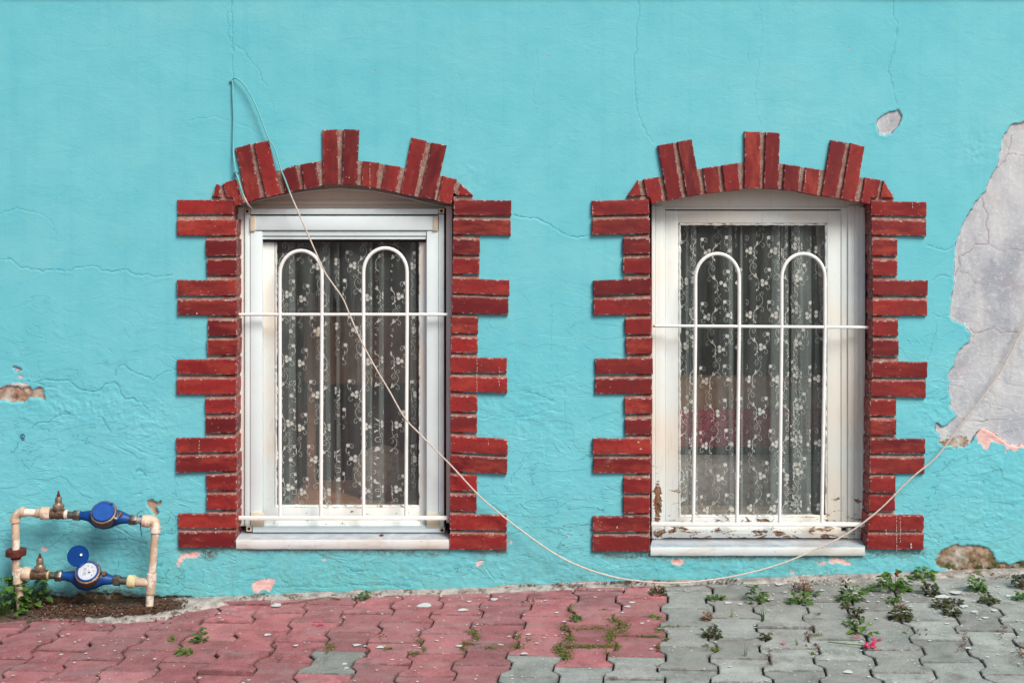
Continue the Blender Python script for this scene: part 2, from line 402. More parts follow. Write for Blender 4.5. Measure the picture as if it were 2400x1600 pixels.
def sheer_material(name, col, a, tint=0.0):
    t = NT(name); g = t.n('ShaderNodeNewGeometry').outputs['Position']
    tr = t.n('ShaderNodeBsdfTransparent'); df = t.n('ShaderNodeBsdfDiffuse'); tl = t.n('ShaderNodeBsdfTranslucent')
    t.put(df.inputs[0], col); t.put(tl.inputs[0], col)
    m1 = t.n('ShaderNodeMixShader'); m1.inputs[0].default_value = .12; t.l(df.outputs[0], m1.inputs[1]); t.l(tl.outputs[0], m1.inputs[2])
    m2 = t.n('ShaderNodeMixShader')
    t.l(t.ramp(t.noise(t.mapped(g, (38, 38, 1.2)), 1, 4), .35, .65, a * .55, a * 1.6), m2.inputs[0])
    t.l(tr.outputs[0], m2.inputs[1]); t.l(m1.outputs[0], m2.inputs[2]); t.l(m2.outputs[0], t.out.inputs[0]); return t.m
M_SHEER = sheer_material('sheer_net', (.72, .82, .82), .095)
M_THREAD = sheer_material('embroidery_thread', (.72, .70, .67), 1.0)
def glass_material():
    t = NT('window_glass'); tr = t.n('ShaderNodeBsdfTransparent'); gl = t.n('ShaderNodeBsdfGlossy')
    tr.inputs[0].default_value = (.93, .95, .94, 1); gl.inputs['Roughness'].default_value = .02
    g = t.n('ShaderNodeNewGeometry').outputs['Position']
    t.l(t.bump(t.noise(g, 3.0, 2), .12, .01), gl.inputs['Normal'])
    geo = t.n('ShaderNodeNewGeometry'); dt = t.n('ShaderNodeVectorMath', operation='DOT_PRODUCT')
    t.l(geo.outputs['Incoming'], dt.inputs[0]); t.l(geo.outputs['Normal'], dt.inputs[1])
    om = t.math('SUBTRACT', 1.0, t.math('ABSOLUTE', dt.outputs['Value']), None, True)
    fr = t.math('ADD', .05, t.math('MULTIPLY', .95, t.math('POWER', om, 5.0)))
    mx = t.n('ShaderNodeMixShader'); t.l(fr, mx.inputs[0]); t.l(tr.outputs[0], mx.inputs[1]); t.l(gl.outputs[0], mx.inputs[2])
    t.l(mx.outputs[0], t.out.inputs[0]); return t.m
M_GLASS = glass_material()

# ------------------------------------------------------------------ ground
gv = []; gf = []
DZ = -.017
xs = [-80, -12, -6, 6, 12, 80]; ys = [-80, -12, -5.6, -3, .10, 12, 80]
for y in ys:
    for x in xs: gv.append((x, y, gz(x) + DZ))
for j in range(len(ys) - 1):
    for i in range(len(xs) - 1):
        a = j * len(xs) + i; gf.append((a, a + 1, a + 1 + len(xs), a + len(xs)))
paving = setp(mesh_obj('pavement', gv, gf, M_SOIL), kind='structure')

CP, RP, DEL = .152, .1716, .0118
TH = math.radians(7.6)
U = Vector((math.cos(TH), -math.sin(TH))); V = Vector((math.sin(TH), math.cos(TH)))
P0 = Vector((.579, -.26))
GAP = .0028
def paver_outline():
    def off(t):                                    # edge offset along the length t in [0,1]
        t = min(t, 1 - t)
        return DEL if t < .17 else (-DEL if t > .33 else DEL - 2 * DEL * (t - .17) / .16)
    hl = RP / 2 - GAP * .38
    pts = []
    ts = [0, .17, .33, .67, .83, 1]
    for t in ts: pts.append((CP / 2 + off(t) - GAP, -hl + 2 * hl * t))
    for t in ts[::-1]: pts.append((-(CP / 2 + off(t) - GAP), -hl + 2 * hl * t))
    return pts
def inset(poly, d):
    n = len(poly); out = []
    for i in range(n):
        p = Vector(poly[i]); a = (p - Vector(poly[i - 1])).normalized(); b = (Vector(poly[(i + 1) % n]) - p).normalized()
        na = Vector((-a.y, a.x)); nb = Vector((-b.y, b.x)); m = (na + nb)
        m = m / max(.35, m.length_squared) * 2 if m.length > .01 else na
        out.append(p + m * d)
    return out
def paver_mesh(poly, mat, name='paver'):
    # poly counter-clockwise, local; rings: bottom, outer top edge, chamfer, inner
    r0 = [(x, y, -.05) for x, y in poly]; r1 = [(x, y, -.0028) for x, y in poly]
    i1 = inset(poly, .0022); i2 = inset(poly, .0075)
    r2 = [(p.x, p.y, 0) for p in i1]; r3 = [(p.x, p.y, .0004) for p in i2]
    n = len(poly); vs = r0 + r1 + r2 + r3; fs = []
    for k in range(3):
        for i in range(n):
            j = (i + 1) % n
            fs.append((k * n + i, k * n + j, (k + 1) * n + j, (k + 1) * n + i))
    fs.append(tuple(range(3 * n, 4 * n)))
    me = bpy.data.meshes.new(name); me.from_pydata(vs, [], fs); me.materials.append(mat)
    at = me.attributes.new('edge', 'FLOAT', 'POINT')
    at.data.foreach_set('value', [1.0] * n + [1.0] * n + [.9] * n + [0.0] * n)
    return me
OUT = paver_outline()
PM = {'red': paver_mesh(OUT, M_RED), 'grey': paver_mesh(OUT, M_GREY)}
def clip_y(poly, ymax):
    out = []
    for i in range(len(poly)):
        a, b = poly[i], poly[(i + 1) % len(poly)]
        if a[1] <= ymax: out.append(a)
        if (a[1] <= ymax) != (b[1] <= ymax):
            t = (ymax - a[1]) / (b[1] - a[1]); out.append((a[0] + t * (b[0] - a[0]), ymax))
    return out
def pix(x, y, z): return 1200 + FPX * x / (D0 + y), 400 + FPX * (EYE - z) / (D0 + y)
grey_spots = [(782, 1570), (1262, 1565), (1370, 1592), (1492, 1570), (1195, 1592), (1010, 1630), (900, 1640), (560, 1640)]
red_spots = [(1985, 1606), (2235, 1608), (2110, 1640)]
tilt = math.atan(GA)
cands = []
for i in range(-46, 44):
    for j in range(-30, 8):
        c = P0 + U * (i * CP) + V * ((j - .5) * RP + (RP / 2 if i % 2 else 0))
        if c.y > .12 or c.y < -3.6 or abs(c.x) > 5: continue
        cands.append((i, j, c))
ext_v = {'red': [], 'grey': []}; ext_f = {'red': [], 'grey': []}
npav = 0
for i, j, c in cands:
    px, py = pix(c.x, c.y, gz(c.x))
    kind = 'red' if px < 1556 + (0) and py < 1582 else 'grey'
    if py >= 1582: kind = 'red' if px < 1120 else 'grey'
    if min((px - a) ** 2 + ((py - b) * 1.6) ** 2 for a, b in grey_spots) < 38 ** 2: kind = 'grey'
    if min((px - a) ** 2 + ((py - b) * 1.6) ** 2 for a, b in red_spots) < 38 ** 2: kind = 'red'
    if 1596 < py < 1665 and (abs(px - 1990) < 68 or abs(px - 2245) < 68): kind = 'red'
    rot = Matrix.Rotation(-TH, 2)
    world_poly = [(c.x + (rot @ Vector(p)).x, c.y + (rot @ Vector(p)).y) for p in OUT]
    if min(p[1] for p in world_poly) > -.03: continue
    near = abs(c.x) < 2.15 and c.y > -1.12
    if near:
        if max(p[1] for p in world_poly) > -.012:
            wp = clip_y(world_poly, -.012)
            iv = rot.transposed()
            loc = [tuple(iv @ Vector((p[0] - c.x, p[1] - c.y))) for p in wp]
            me = paver_mesh(loc, M_RED if kind == 'red' else M_GREY)
        else: me = PM[kind]
        o = bpy.data.objects.new('paver', me)
        s = R.choice((0, 1))
        lift = R.gauss(0, .0016) + (R.uniform(-.005, .001) if px < 560 else 0)
        o.location = (c.x, c.y, gz(c.x) + lift)
        k = 1.6 if px < 700 else 1.0
        o.rotation_euler = (R.gauss(0, .010) * k, -tilt + R.gauss(0, .009) * k, -TH + R.gauss(0, .006))
        link(o, paving); npav += 1
    else:
        vs = ext_v[kind]; b0 = len(vs); n = len(OUT); zz = R.gauss(0, .0015)
        wp = clip_y(world_poly, -.012) if max(p[1] for p in world_poly) > -.012 else world_poly
        n = len(wp)
        for dz in (-.04, 0):
            for p in wp: vs.append((p[0], p[1], gz(p[0]) + dz + zz))
        for q in range(n): ext_f[kind].append((b0 + q, b0 + (q + 1) % n, b0 + n + (q + 1) % n, b0 + n + q))
        ext_f[kind].append(tuple(range(b0 + n, b0 + 2 * n)))
for k in ext_v:
    o = mesh_obj('outer_pavers', ext_v[k], ext_f[k], M_RED if k == 'red' else M_GREY, paving); o['kind'] = 'stuff'

# ------------------------------------------------------------------ bricks (photograph measures)
def rows(side, data):
    out = []
    for d in data:
        x0, x1, tl, tr, bl, br = d
        out.append([(x0, tl), (x1, tr), (x1, br), (x0, bl)])
    return out
JL1 = rows('l', [(414.5,547,468.5,468.5,503,502.5),(414,553,516,516,552,552),(482,554,564,563,600,599),(484,554,609,609,645,645),
 (414,554,656.5,656.5,692,692),(416,555,704,703,738,740),(487,555,752,752,787,787),(485,555,797,797,832,832),(415,554,842.5,842.5,877,878),
 (414,553.5,889,889,924,924),(481,553,936,935,968,968),(482,553,979.5,979,1014.5,1014.5),(412.5,553.5,1027,1025.5,1060.5,1059),(413,555,1070,1069,1107.5,1103),
 (483,555,1114.5,1114,1149.5,1149.5),(484,555,1159,1159,1194,1194.5),(417,555,1204.5,1204,1238.5,1238),(418,553,1248,1247,1283,1282)])
JR1 = rows('r', [(1063,1199,468,470,504,504.5),(1062,1197,513.5,517,549.5,552),(1061,1125,561,562,597,597),(1060,1124,606,607,642.5,642.5),
 (1059,1194,652.5,657.5,687,692.5),(1058,1192,695,701,734,738),(1057,1121,743,745,781,781.5),(1056,1120,792,792,827,827),(1055,1188,837,840,873,873.5),
 (1054.5,1189,883,886,916,921),(1055,1119,929,928,965,965),(1055.5,1118,976,977,1012,1013),(1056,1190,1021,1030,1059.5,1066),(1055,1189,1067,1076,1104,1111),
 (1054.5,1118,1114,1115,1149.5,1151),(1054,1117,1161,1161,1196,1198),(1054,1188,1206,1207,1241,1243),(1053,1188,1251,1253,1287,1289)])
JL2 = rows('l', [(1387,1522,471,467,505,502),(1388,1523,515,511,551,547),(1460,1524,560,559,595,594.5),(1460,1524,606,604,640,640),
 (1391,1526,658,652,692,688.5),(1391,1526,703,700,738.5,736.5),(1465,1528,748,747,784,784),(1467,1529,793,792,829,828.5),(1395.5,1530,841.5,840,876.5,876.5),
 (1395,1529,888,888,923.5,923.5),(1464,1529,934,934,970,969.5),(1465,1528,982,982,1018,1019),(1389.5,1527,1028,1029,1064,1064),(1391,1526,1074,1074,1108,1110),
 (1461,1525,1120,1121,1155.5,1157),(1461,1524,1165,1165,1202,1202),(1389.5,1524,1210.5,1210,1246,1246.5),(1388.5,1524,1255,1256,1291,1292)])
JR2 = rows('r', [(2041,2173,470,474,505,508.5),(2042,2172,516,519,550,554),(2043,2103.5,562,562,599,599),(2044,2104,611,610,646.5,646),
 (2045,2175,658,657.5,691,692.5),(2044,2174,703,703,739,740),(2045,2106,752,751,787,787.5),(2045,2106.5,798,798,835,835),(2043,2174,848,848.5,883.5,884.5),
 (2041,2171,893,894,928,932),(2039,2101,938,937,974.5,974),(2039,2101,984,983,1018.5,1019),(2038,2169,1028,1029,1063,1063),(2038,2168,1073,1074,1109,1110),
 (2037,2099,1118,1117,1154,1154),(2036,2098,1162,1162,1198,1197),(2034,2166,1207,1208,1243,1243.5),(2033,2166,1252,1252,1287,1288)])
A1 = [[(507,432),(513,433),(518,461),(496,461)], [(521.5,430),(552,420),(569,478),(549,483.5),(545.5,464),(530,462)],
 [(550,347),(584.5,338),(610.5,464.5),(578,475)], [(595,336),(629,329),(657,455),(623,463)], [(660,398),(692,387.5),(703,445.5),(669,453)],
 [(704.5,385.5),(740,379),(748,438),(713,444)], [(755,304.5),(790,303),(791,433),(757,434.5)], [(806,302.5),(841,305),(836,434),(801,434)],
 [(851,377.5),(888,382),(881,441.5),(847,436)], [(903,385.5),(938,391),(928.5,451),(893,444)], [(964,322.5),(999,330),(970,461),(938,454)],
 [(1012,334.5),(1047,341),(1017.5,469),(982,462.5)], [(1037,412),(1071,420.5),(1063,452),(1060,464),(1058,480),(1025,471)], [(1080,430),(1109,458),(1071,458)]]
A2 = [[(1495,422.5),(1503,459),(1468.5,461)], [(1508,420.5),(1543,414),(1554.5,472),(1527,478),(1523,464.5),(1516,460)],
 [(1541.5,341),(1577.5,335),(1599,464.5),(1564,471)], [(1587.5,332.5),(1622,326),(1644.5,456),(1610,461.5)], [(1647,394),(1682,389),(1689.5,450),(1655,454.5)],
 [(1692,387),(1728,382),(1734.5,445.5),(1700,449)], [(1745.5,308.5),(1781.5,309.5),(1782,442),(1744.5,442.5)], [(1795,309),(1828,312),(1825,444),(1790,442.5)],
 [(1839,384),(1875.5,389.5),(1870,448.5),(1835,445.5)], [(1888.5,392.5),(1923.5,397.5),(1916,459),(1880.5,452)], [(1948,328),(1983.5,334),(1959.5,465),(1925,459)],
 [(1993.5,335.5),(2026.5,343),(2004.5,473.5),(1971,466.5)], [(2027.5,416),(2064,422),(2056,463),(2041,464),(2040,480),(2018,474)], [(2071.5,423),(2096,465),(2063,463)]]

# ------------------------------------------------------------------ wall sheet with relief
def vnoise(x, y, cell, seed):                      # smooth value noise on numpy arrays
    rs = np.random.RandomState(seed); T = rs.rand(257, 257).astype(np.float32) * 2 - 1
    u = x / cell; v = y / cell; iu = np.floor(u).astype(int); iv = np.floor(v).astype(int)
    fu = u - iu; fv = v - iv; fu = fu * fu * (3 - 2 * fu); fv = fv * fv * (3 - 2 * fv)
    g = lambda a, b: T[a % 257, b % 257]
    return (g(iu, iv) * (1 - fu) + g(iu + 1, iv) * fu) * (1 - fv) + (g(iu, iv + 1) * (1 - fu) + g(iu + 1, iv + 1) * fu) * fv
def sdf(PX, PY, poly):
    P = np.array(poly, float); n = len(P)
    d = np.full(PX.shape, 1e9); ins = np.zeros(PX.shape, bool)
    for i in range(n):
        a, b = P[i], P[(i + 1) % n]; e = b - a
        t = np.clip(((PX - a[0]) * e[0] + (PY - a[1]) * e[1]) / (e @ e + 1e-9), 0, 1)
        d = np.minimum(d, (PX - a[0] - t * e[0]) ** 2 + (PY - a[1] - t * e[1]) ** 2)
        c = (a[1] > PY) != (b[1] > PY)
        with np.errstate(divide='ignore', invalid='ignore'):
            xi = a[0] + (PY - a[1]) * e[0] / (e[1] if e[1] else 1e-9)
        ins ^= c & (PX < xi)
    return np.where(ins, -1, 1) * np.sqrt(d)
fx = np.arange(-1.86, 1.8601, .004); fxx = np.concatenate([[-9, -5, -3, -2.3], fx, [2.3, 3, 5, 9]])
fz = np.arange(.22, 2.4301, .004); fzz = np.concatenate([[-.5, .0], fz, [2.6, 3.5, 5.2]])
XX, ZZ = np.meshgrid(fxx, fzz); nx, nz = len(fxx), len(fzz)
PX = 1200 + XX / S; PY = 1600 - ZZ / S
fine = (np.abs(XX) < 1.87) & (ZZ > .2) & (ZZ < 2.44)
wx = PX + 3.0 * vnoise(PX, PY, 14, 1) + 1.5 * vnoise(PX, PY, 5, 2); wy = PY + 3.0 * vnoise(PX, PY, 14, 3) + 1.5 * vnoise(PX, PY, 5, 4)
def field(polys, pad=60):
    d = np.full(PX.shape, 60.0)
    for p in polys:
        q = np.array(p); m = (PX > q[:, 0].min() - pad) & (PX < q[:, 0].max() + pad) & (PY > q[:, 1].min() - pad) & (PY < q[:, 1].max() + pad)
        d[m] = np.minimum(d[m], sdf(wx[m], wy[m], p))
    return d
big_patch = [(2520,270),(2440,280),(2400,284),(2385,290),(2372,292),(2362,303),(2350,330),(2343,360),(2340,385),(2334,396),(2318,425),(2304,456),(2288,472),(2266,510),(2253,536),(2242,558),(2240,580),(2237,644),(2237,676),(2232,698),(2225,736),(2238,753.5),(2261,760),(2276,783),(2271,801),(2253,816),(2240,833),(2235,856),(2225,868),(2225,886),(2221,912),(2226,930),(2227.5,950),(2241.6,973),(2225,988),(2210,1000),(2202,998),(2194,991),(2190,992),(2192,1011),(2203,1021),(2203,1037),(2220,1042),(2253,1047),(2273,1039),(2289,1016),(2304,1005),(2330,1014),(2355,1034),(2378,1043),(2400,1043),(2520,1050)]
small_patch = [(2056,286),(2068.5,266),(2100,261),(2104,256),(2111,269),(2108,293),(2093,311),(2073,317),(2058.6,313)]
f_pl = field([big_patch, small_patch, [(30,860),(52,863),(47,866),(36,871)]])
f_br = field([[(2203,1037),(2215,1031),(2240,1026),(2253,1020),(2262,1022),(2270,1036),(2258,1048),(2245,1047),(2220,1044)],
 [(-60,905),(0,909),(11,907),(29,905),(38,907),(50,912),(67,904),(73,911),(84,911),(90,907),(101,909),(102,922),(106,928),(104,938.5),(94,932),(76.5,932),(73.7,928),(59,939.5),(55.5,943),(19,940),(0,938.5),(-60,938)],
 [(2193,1315),(2200,1300),(2210,1290),(2230,1279),(2250,1277),(2290,1278),(2315,1282),(2328,1298),(2335,1313),(2350,1319),(2369,1324),(2400,1315),(2520,1310),(2520,1362),(2285,1356),(2239,1350),(2234,1332),(2203,1328)],
 [(60,1412),(95,1394),(160,1399),(225,1386),(290,1394),(330,1400),(400,1398),(450,1400),(520,1404),(520,1440),(60,1440)],
 [(346,1172),(358,1170),(366,1176),(374,1172),(376,1180),(368,1186),(370,1202),(362,1206),(356,1194),(348,1184)]])
pinks = [[(2289,1016),(2304,1000),(2330,1010),(2355,1030),(2378,1041),(2430,1040),(2430,1049),(2388,1050),(2380,1060),(2372,1052),(2362,1053),(2360,1062),(2356,1047),(2345,1040),(2330,1035),(2320,1037),(2317,1056),(2305,1053),(2300,1042),(2290,1040)],
 [(412,1285),(418,1293),(430,1298),(450,1290),(475,1296),(455,1305),(435,1308),(418,1325),(413,1318),(425,1302)],
 [(592,1365),(605,1358),(645,1356),(640,1375),(632,1385),(615,1382),(600,1388),(592,1378)],
 [(97,1280),(106,1279),(112,1285),(107,1290),(100,1287)],[(71,1280),(76,1279),(76,1283)],[(1117,1315),(1132,1313),(1128,1325),(1118,1326)],[(1194,1268),(1201,1266),(1199,1272),(1193,1275)],
 [(1572,1308),(1604,1308),(1604,1320),(1590,1325),(1574,1318)],[(1941,1315),(1955,1305),(1975,1308),(1985,1315),(1999,1322),(1990,1327),(1970,1322),(1950,1320)],
 [(1915,1317),(1938,1313),(1935,1321),(1918,1323)],[(1852,1334),(1862,1336),(1860,1345),(1853,1342)],[(43,881),(53,880),(55,888),(46,889)],[(1328,1254),(1334,1252),(1333,1259)],[(2388,284),(2400,280),(2398,296),(2390,292)],[(752,1307),(765,1306),(762,1314)]]
base_py = 1600 - (GZ0 + GA * XX) / S                # photograph height of the wall's foot
f_pk = np.minimum(field(pinks), np.where(PX < 520, 40, (base_py - 6 - PY) * 1.0 + 5 * vnoise(PX, PY, 40, 21)))
f_wh = field([[(0,908),(10,904),(25,901),(50,899),(70,899),(66,905),(48,912),(38,906)],[(-40,906),(0,908),(8,904),(-40,902)]])
f_st = field([[(468,1284),(512,1286),(508,1298),(490,1312),(476,1300)], [(1100,1290),(1190,1291),(1185,1297),(1105,1296)],
 [(420,1286),(550,1286),(548,1291),(425,1292)], [(560,1287),(1050,1292),(1050,1297),(560,1292)], [(1390,1293),(1525,1294),(1528,1303),(1420,1304),(1392,1299)],
 [(1527,1303),(2028,1303),(2028,1308),(1530,1309)], [(2034,1290),(2166,1290),(2165,1297),(2120,1301),(2040,1299)], [(60,1385),(110,1376),(170,1388),(230,1374),(290,1380),(350,1392),(430,1402),(560,1403),(560,1440),(-60,1460),(-60,1400)]])
cracks = [([(539,0),(529,48),(537,61),(533.5,80),(544,102),(562,116),(571,119),(586,143),(607,167),(613.5,189),(627,204)], .8),([(543,-10),(545,184)], .9),([(627,204),(641,258),(641,316)], .3),
 ([(440,284),(474,277),(508,275),(542,286),(559,291),(579,296),(607,316)], .6),([(710,34),(714,200)], .25),([(734,17),(738,190)], .25),([(1066,153),(1090,204),(1091,255),(1069,326)], .4),
 ([(1496,0),(1499,30),(1491,69),(1492,118),(1484,143),(1489,227),(1494,266),(1516,316),(1531,335)], .9),([(1255,113),(1262,158),(1247,222),(1260,266)], .5),([(1777,0),(1787,64),(1775,182),(1768,212),(1773,266),(1785,301)], .45),([(1753,104),(1753,150),(1775,185)], .4),
 ([(2093,0),(2093,39),(2104,54),(2096,113),(2083,158),(2088,187),(2096,217),(2103,247)], 1.0),([(1960,275),(1976,283),(1990,280)], .3),
 ([(0,608),(25,607),(48,626),(93,633),(97,637),(118,633),(137.5,633),(166,637),(177,628),(208,623),(227,623),(236,633),(264,637),(292,631),(320,644),(345,644),(370,649),(404,644)], .8),
 ([(0,502),(42,487),(70,495),(101,503.5),(121,520),(132,550)], .5),([(63,893.6),(82,895),(96,901),(107,907),(134,906)], .9),
 ([(86,894.5),(115,890),(163,891),(176,905),(191,914),(216,917.5),(233,914),(247,901),(268,895.5),(277.5,903),(283,922),(293,935),(310,932),(318,939.5),(329,939.5),(345,960)], 1.0),
 ([(73,1004.6),(86,992),(115,987),(134,976),(163,968)], .9),([(230,977),(239,977),(245,991),(260,1014)], .9),([(268,880),(279,857),(291,854),(306,869),(358,890),(383,872.5),(413,867)], .8),
 ([(316,1107),(325,1101),(335,1106),(340,1115.5)], 1.0),([(1203,505),(1224,508.6),(1260,513),(1285,523),(1316,547),(1353,557.6),(1377,553)], 1.0),([(1218,914.6),(1255,924),(1298,942)], .7),([(1291,685),(1292,850)], .3),([(1322,905),(1323,1022)], .3),
 ([(1280,900),(1350,892)], .5),([(1180,980),(1240,975),(1290,960)], .5),([(2173,574),(2196,582),(2218,587),(2239,574)], .8),([(2186,657),(2202,644),(2234,649)], .7),([(2196,762),(2190,790),(2184,807),(2174,843)], .6),([(2184,736),(2200,742),(2224,738)], .6),
 ([(2201,940),(2215,934),(2222,926)], 1.0),([(2030,1303),(2041,1311),(2055,1302)], 1.0),([(2140,1298),(2165,1303),(2180,1314)], 1.0),([(1440,1304),(1480,1308),(1520,1302),(1560,1309)], .8),([(1450,1330),(1500,1326),(1560,1328),(1640,1322)], .7),([(1150,1160),(1220,1161)], .5),([(1160,1200),(1230,1203)], .5),
 ([(1125,980),(1150,975),(1190,980)], .5),([(230,1380),(270,1372),(320,1376),(345,1388)], .4),([(215,1262),(250,1266),(300,1262),(345,1275)], .8),([(296,1303),(308,1297),(313,1291),(321,1303)], 1.0),([(300,1335),(330,1330),(380,1324)], .8),([(370,1366),(395,1368)], 1.0),
 ([(640,1376),(760,1374),(860,1370),(960,1373)], .8),([(1220,1300),(1280,1310),(1330,1300)], .4),([(2225,600),(2170,640)], .3),
 # cracks of the bare plaster
 ([(2373,319),(2363,360),(2355,376),(2337.5,394)], 1.0),([(2363,360),(2380,362),(2402,367)], .8),([(2301,465.5),(2315,504),(2312,526),(2320,558),(2317,571),(2288,574),(2272,593),(2248,604),(2251,626.5),(2239,645)], 1.0),
 ([(2317,569),(2336,583.5),(2355,591),(2365,585),(2402,587)], .8),([(2268,771),(2284,780),(2304,779),(2327,769)], .9),([(2330,768),(2345,780),(2381,779),(2410,772)], .8),([(2250,640),(2268,641),(2290,665),(2313,670)], .7),([(2258,985),(2283,986),(2300,990),(2318,986)], 1.0),([(2320,915),(2332,925),(2340,960)], .5),
 ([(2070,312),(2085,296),(2104,272)], .8),([(2222,1300),(2245,1320),(2252,1300)], .8)]
ck = np.zeros(PX.shape)
jx = PX + 2.2 * vnoise(PX, PY, 9, 31) + 1.2 * vnoise(PX, PY, 4, 32); jy = PY + 2.2 * vnoise(PX, PY, 9, 33) + 1.2 * vnoise(PX, PY, 4, 34)
lip = np.zeros(PX.shape)
for pts, w in cracks:
    for a, b in zip(pts, pts[1:]):
        a = np.array(a, float); b = np.array(b, float)
        m = (PX > min(a[0], b[0]) - 14) & (PX < max(a[0], b[0]) + 14) & (PY > min(a[1], b[1]) - 14) & (PY < max(a[1], b[1]) + 14)
        e = b - a; qx, qy = jx[m], jy[m]
        t = np.clip(((qx - a[0]) * e[0] + (qy - a[1]) * e[1]) / (e @ e), 0, 1)
        ex, ey = qx - a[0] - t * e[0], qy - a[1] - t * e[1]; d = np.hypot(ex, ey)
        wk = w * (.45 if max(a[1], b[1]) < 345 and max(a[0], b[0]) < 2150 else .8)
        ck[m] = np.maximum(ck[m], wk * np.clip(1.25 - d / (.9 + .9 * w), 0, 1))
        lip[m] = np.maximum(lip[m], w * np.exp(-((ey - 4.5) ** 2 + ex ** 2) / 14))
# relief in metres (positive: out of the wall)
low = np.clip((PY - 700) / 600, 0, 1)
rough_blob = np.zeros(PX.shape)
for bx, by, rx, ry, k in [(190,950,160,45,1.3),(330,985,80,60,1.0),(1240,960,80,90,.8),(1500,600,90,50,.4),(2290,350,60,40,.8),(1340,320,30,20,.4),(1980,290,200,25,.35),(230,1300,170,110,.6),(2190,960,40,60,.9),(2330,1150,120,150,.7),(1000,1340,600,30,.8),(1900,1330,400,25,.8),(1110,420,40,60,.5)]:
    rough_blob = np.maximum(rough_blob, k * np.exp(-((PX - bx) / rx) ** 2 - ((PY - by) / ry) ** 2))
h = .0009 * vnoise(PX, PY, 260, 5) + .0007 * vnoise(PX, PY, 90, 6)
h += (.25 + .75 * low) * (.00055 * vnoise(PX, PY * 1.6, 34, 7) + .00035 * vnoise(PX, PY * 1.5, 15, 8))
rid = 1 - np.abs(vnoise(wx, wy * 1.7, 30, 9)); rid2 = 1 - np.abs(vnoise(wx * .8, wy * 2, 13, 10))
h += (.40 * low + 1.4 * rough_blob) * (.0011 * (rid - .6) + .0008 * (rid2 - .6) + .0006 * vnoise(PX, PY, 6, 12))
h += .0006 * lip - .0012 * ck
inp = np.clip(.5 - f_pl / 3, 0, 1); h = h * (1 - inp) + inp * (-.0058 + .0005 * vnoise(PX, PY, 60, 13) + .0003 * vnoise(PX, PY, 8, 14) - .0006 * ck)
h += .0014 * (.6 + .6 * vnoise(PX, PY, 25, 17)) * np.exp(-((f_pl - 4) / 4.5) ** 2)        # lifted lip round the hole
inb = np.clip(.5 - f_br / 4, 0, 1); h = h * (1 - inb) + inb * (-.006 + .0022 * vnoise(PX, PY, 11, 15) + .0012 * vnoise(PX, PY, 5, 16))
h -= .0007 * np.clip(.5 - f_pk / 2, 0, 1)
h = np.where(fine, h, 0)
# openings, hidden behind the bricks
holes = [[(520,470),(535,448),(600,428),(700,408),(797,400),(900,412),(1000,432),(1072,452),(1088,475),(1085,1270),(520,1270)],
         [(1490,470),(1505,448),(1590,428),(1690,410),(1785,402),(1880,412),(1980,434),(2052,452),(2070,475),(2066,1280),(1490,1280)]]
hole = np.zeros(PX.shape, bool)
for p in holes:
    m = fine & (PX > 500) & (PX < 2100) & (PY > 380) & (PY < 1300)
    t = np.zeros(PX.shape, bool); t[m] = sdf(PX[m], PY[m], p) < 0; hole |= t
idx = np.arange(nx * nz).reshape(nz, nx)
keep = ~(hole[:-1, :-1] & hole[1:, :-1] & hole[:-1, 1:] & hole[1:, 1:])
quads = np.stack([idx[:-1, :-1], idx[:-1, 1:], idx[1:, 1:], idx[1:, :-1]], -1)[keep]
me = bpy.data.meshes.new('house_wall')
co = np.stack([XX, -h, ZZ], -1).reshape(-1, 3).astype(np.float32)
me.vertices.add(len(co)); me.vertices.foreach_set('co', co.ravel())
nq = len(quads); me.loops.add(nq * 4); me.loops.foreach_set('vertex_index', quads.ravel().astype(np.int32))
me.polygons.add(nq); me.polygons.foreach_set('loop_start', np.arange(0, nq * 4, 4, dtype=np.int32))
me.polygons.foreach_set('use_smooth', np.ones(nq, bool))
for nm, f in (('plaster', f_pl), ('brown', f_br), ('pink', f_pk), ('white', f_wh), ('stain', f_st), ('crack', ck)):
    if nm != 'crack': f = np.where(fine, f, 60)
    at = me.attributes.new(nm, 'FLOAT', 'POINT'); at.data.foreach_set('value', f.ravel().astype(np.float32))
me.materials.append(M_WALL); me.update(calc_edges=True)
wall = link(bpy.data.objects.new('house_wall', me))
setp(wall, 'turquoise painted house wall with cracked and peeling plaster around two brick-edged windows', 'wall')

# wall core behind the sheet, unseen ledge added over the frame to shade the wall top, room behind
M_CORE = simple('rough_masonry', (.30, .24, .20), .95, scale=20)
bm = bmesh.new()
def core(px0, px1, z0, z1):
    box(bm, px0, px1, .135, .32, z0, z1)
xa, xb = W(600, 0, .135).x, W(1015, 0, .135).x; xc, xd = W(1570, 0, .135).x, W(1965, 0, .135).x
zt, zb_ = W(0, 505, .135).z, W(0, 1215, .135).z
core(-9, xa, -.5, 5); core(xb, xc, -.5, 5); core(xd, 9, -.5, 5)
for q0, q1 in ((xa, xb), (xc, xd)): core(q0, q1, zt, 5); core(q0, q1, -.5, zb_)
bm_obj('masonry_core', bm, M_CORE, wall, False)
bm = bmesh.new(); box(bm, -9, 9, -.014, .02, 2.4155, 2.50, .004)
bm_obj('unseen_ledge', bm, simple('course_paint', TEAL, .6, var=.08, scale=12), wall)
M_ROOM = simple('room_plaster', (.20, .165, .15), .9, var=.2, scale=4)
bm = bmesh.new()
box(bm, -3, 3, 3.2, 3.3, .0, 1.72); box(bm, -3.1, -3, .325, 3.3, 0, 2.8); box(bm, 3, 3.1, .325, 3.3, 0, 2.8); box(bm, -3, 3, .325, 3.2, 2.7, 2.8); box(bm, -3, 3, .325, 3.2, -.05, .0)  # back wall stops short: opening added above it so skylight brightens the room
setp(bm_obj('room_shell', bm, M_ROOM, None, False), kind='structure')

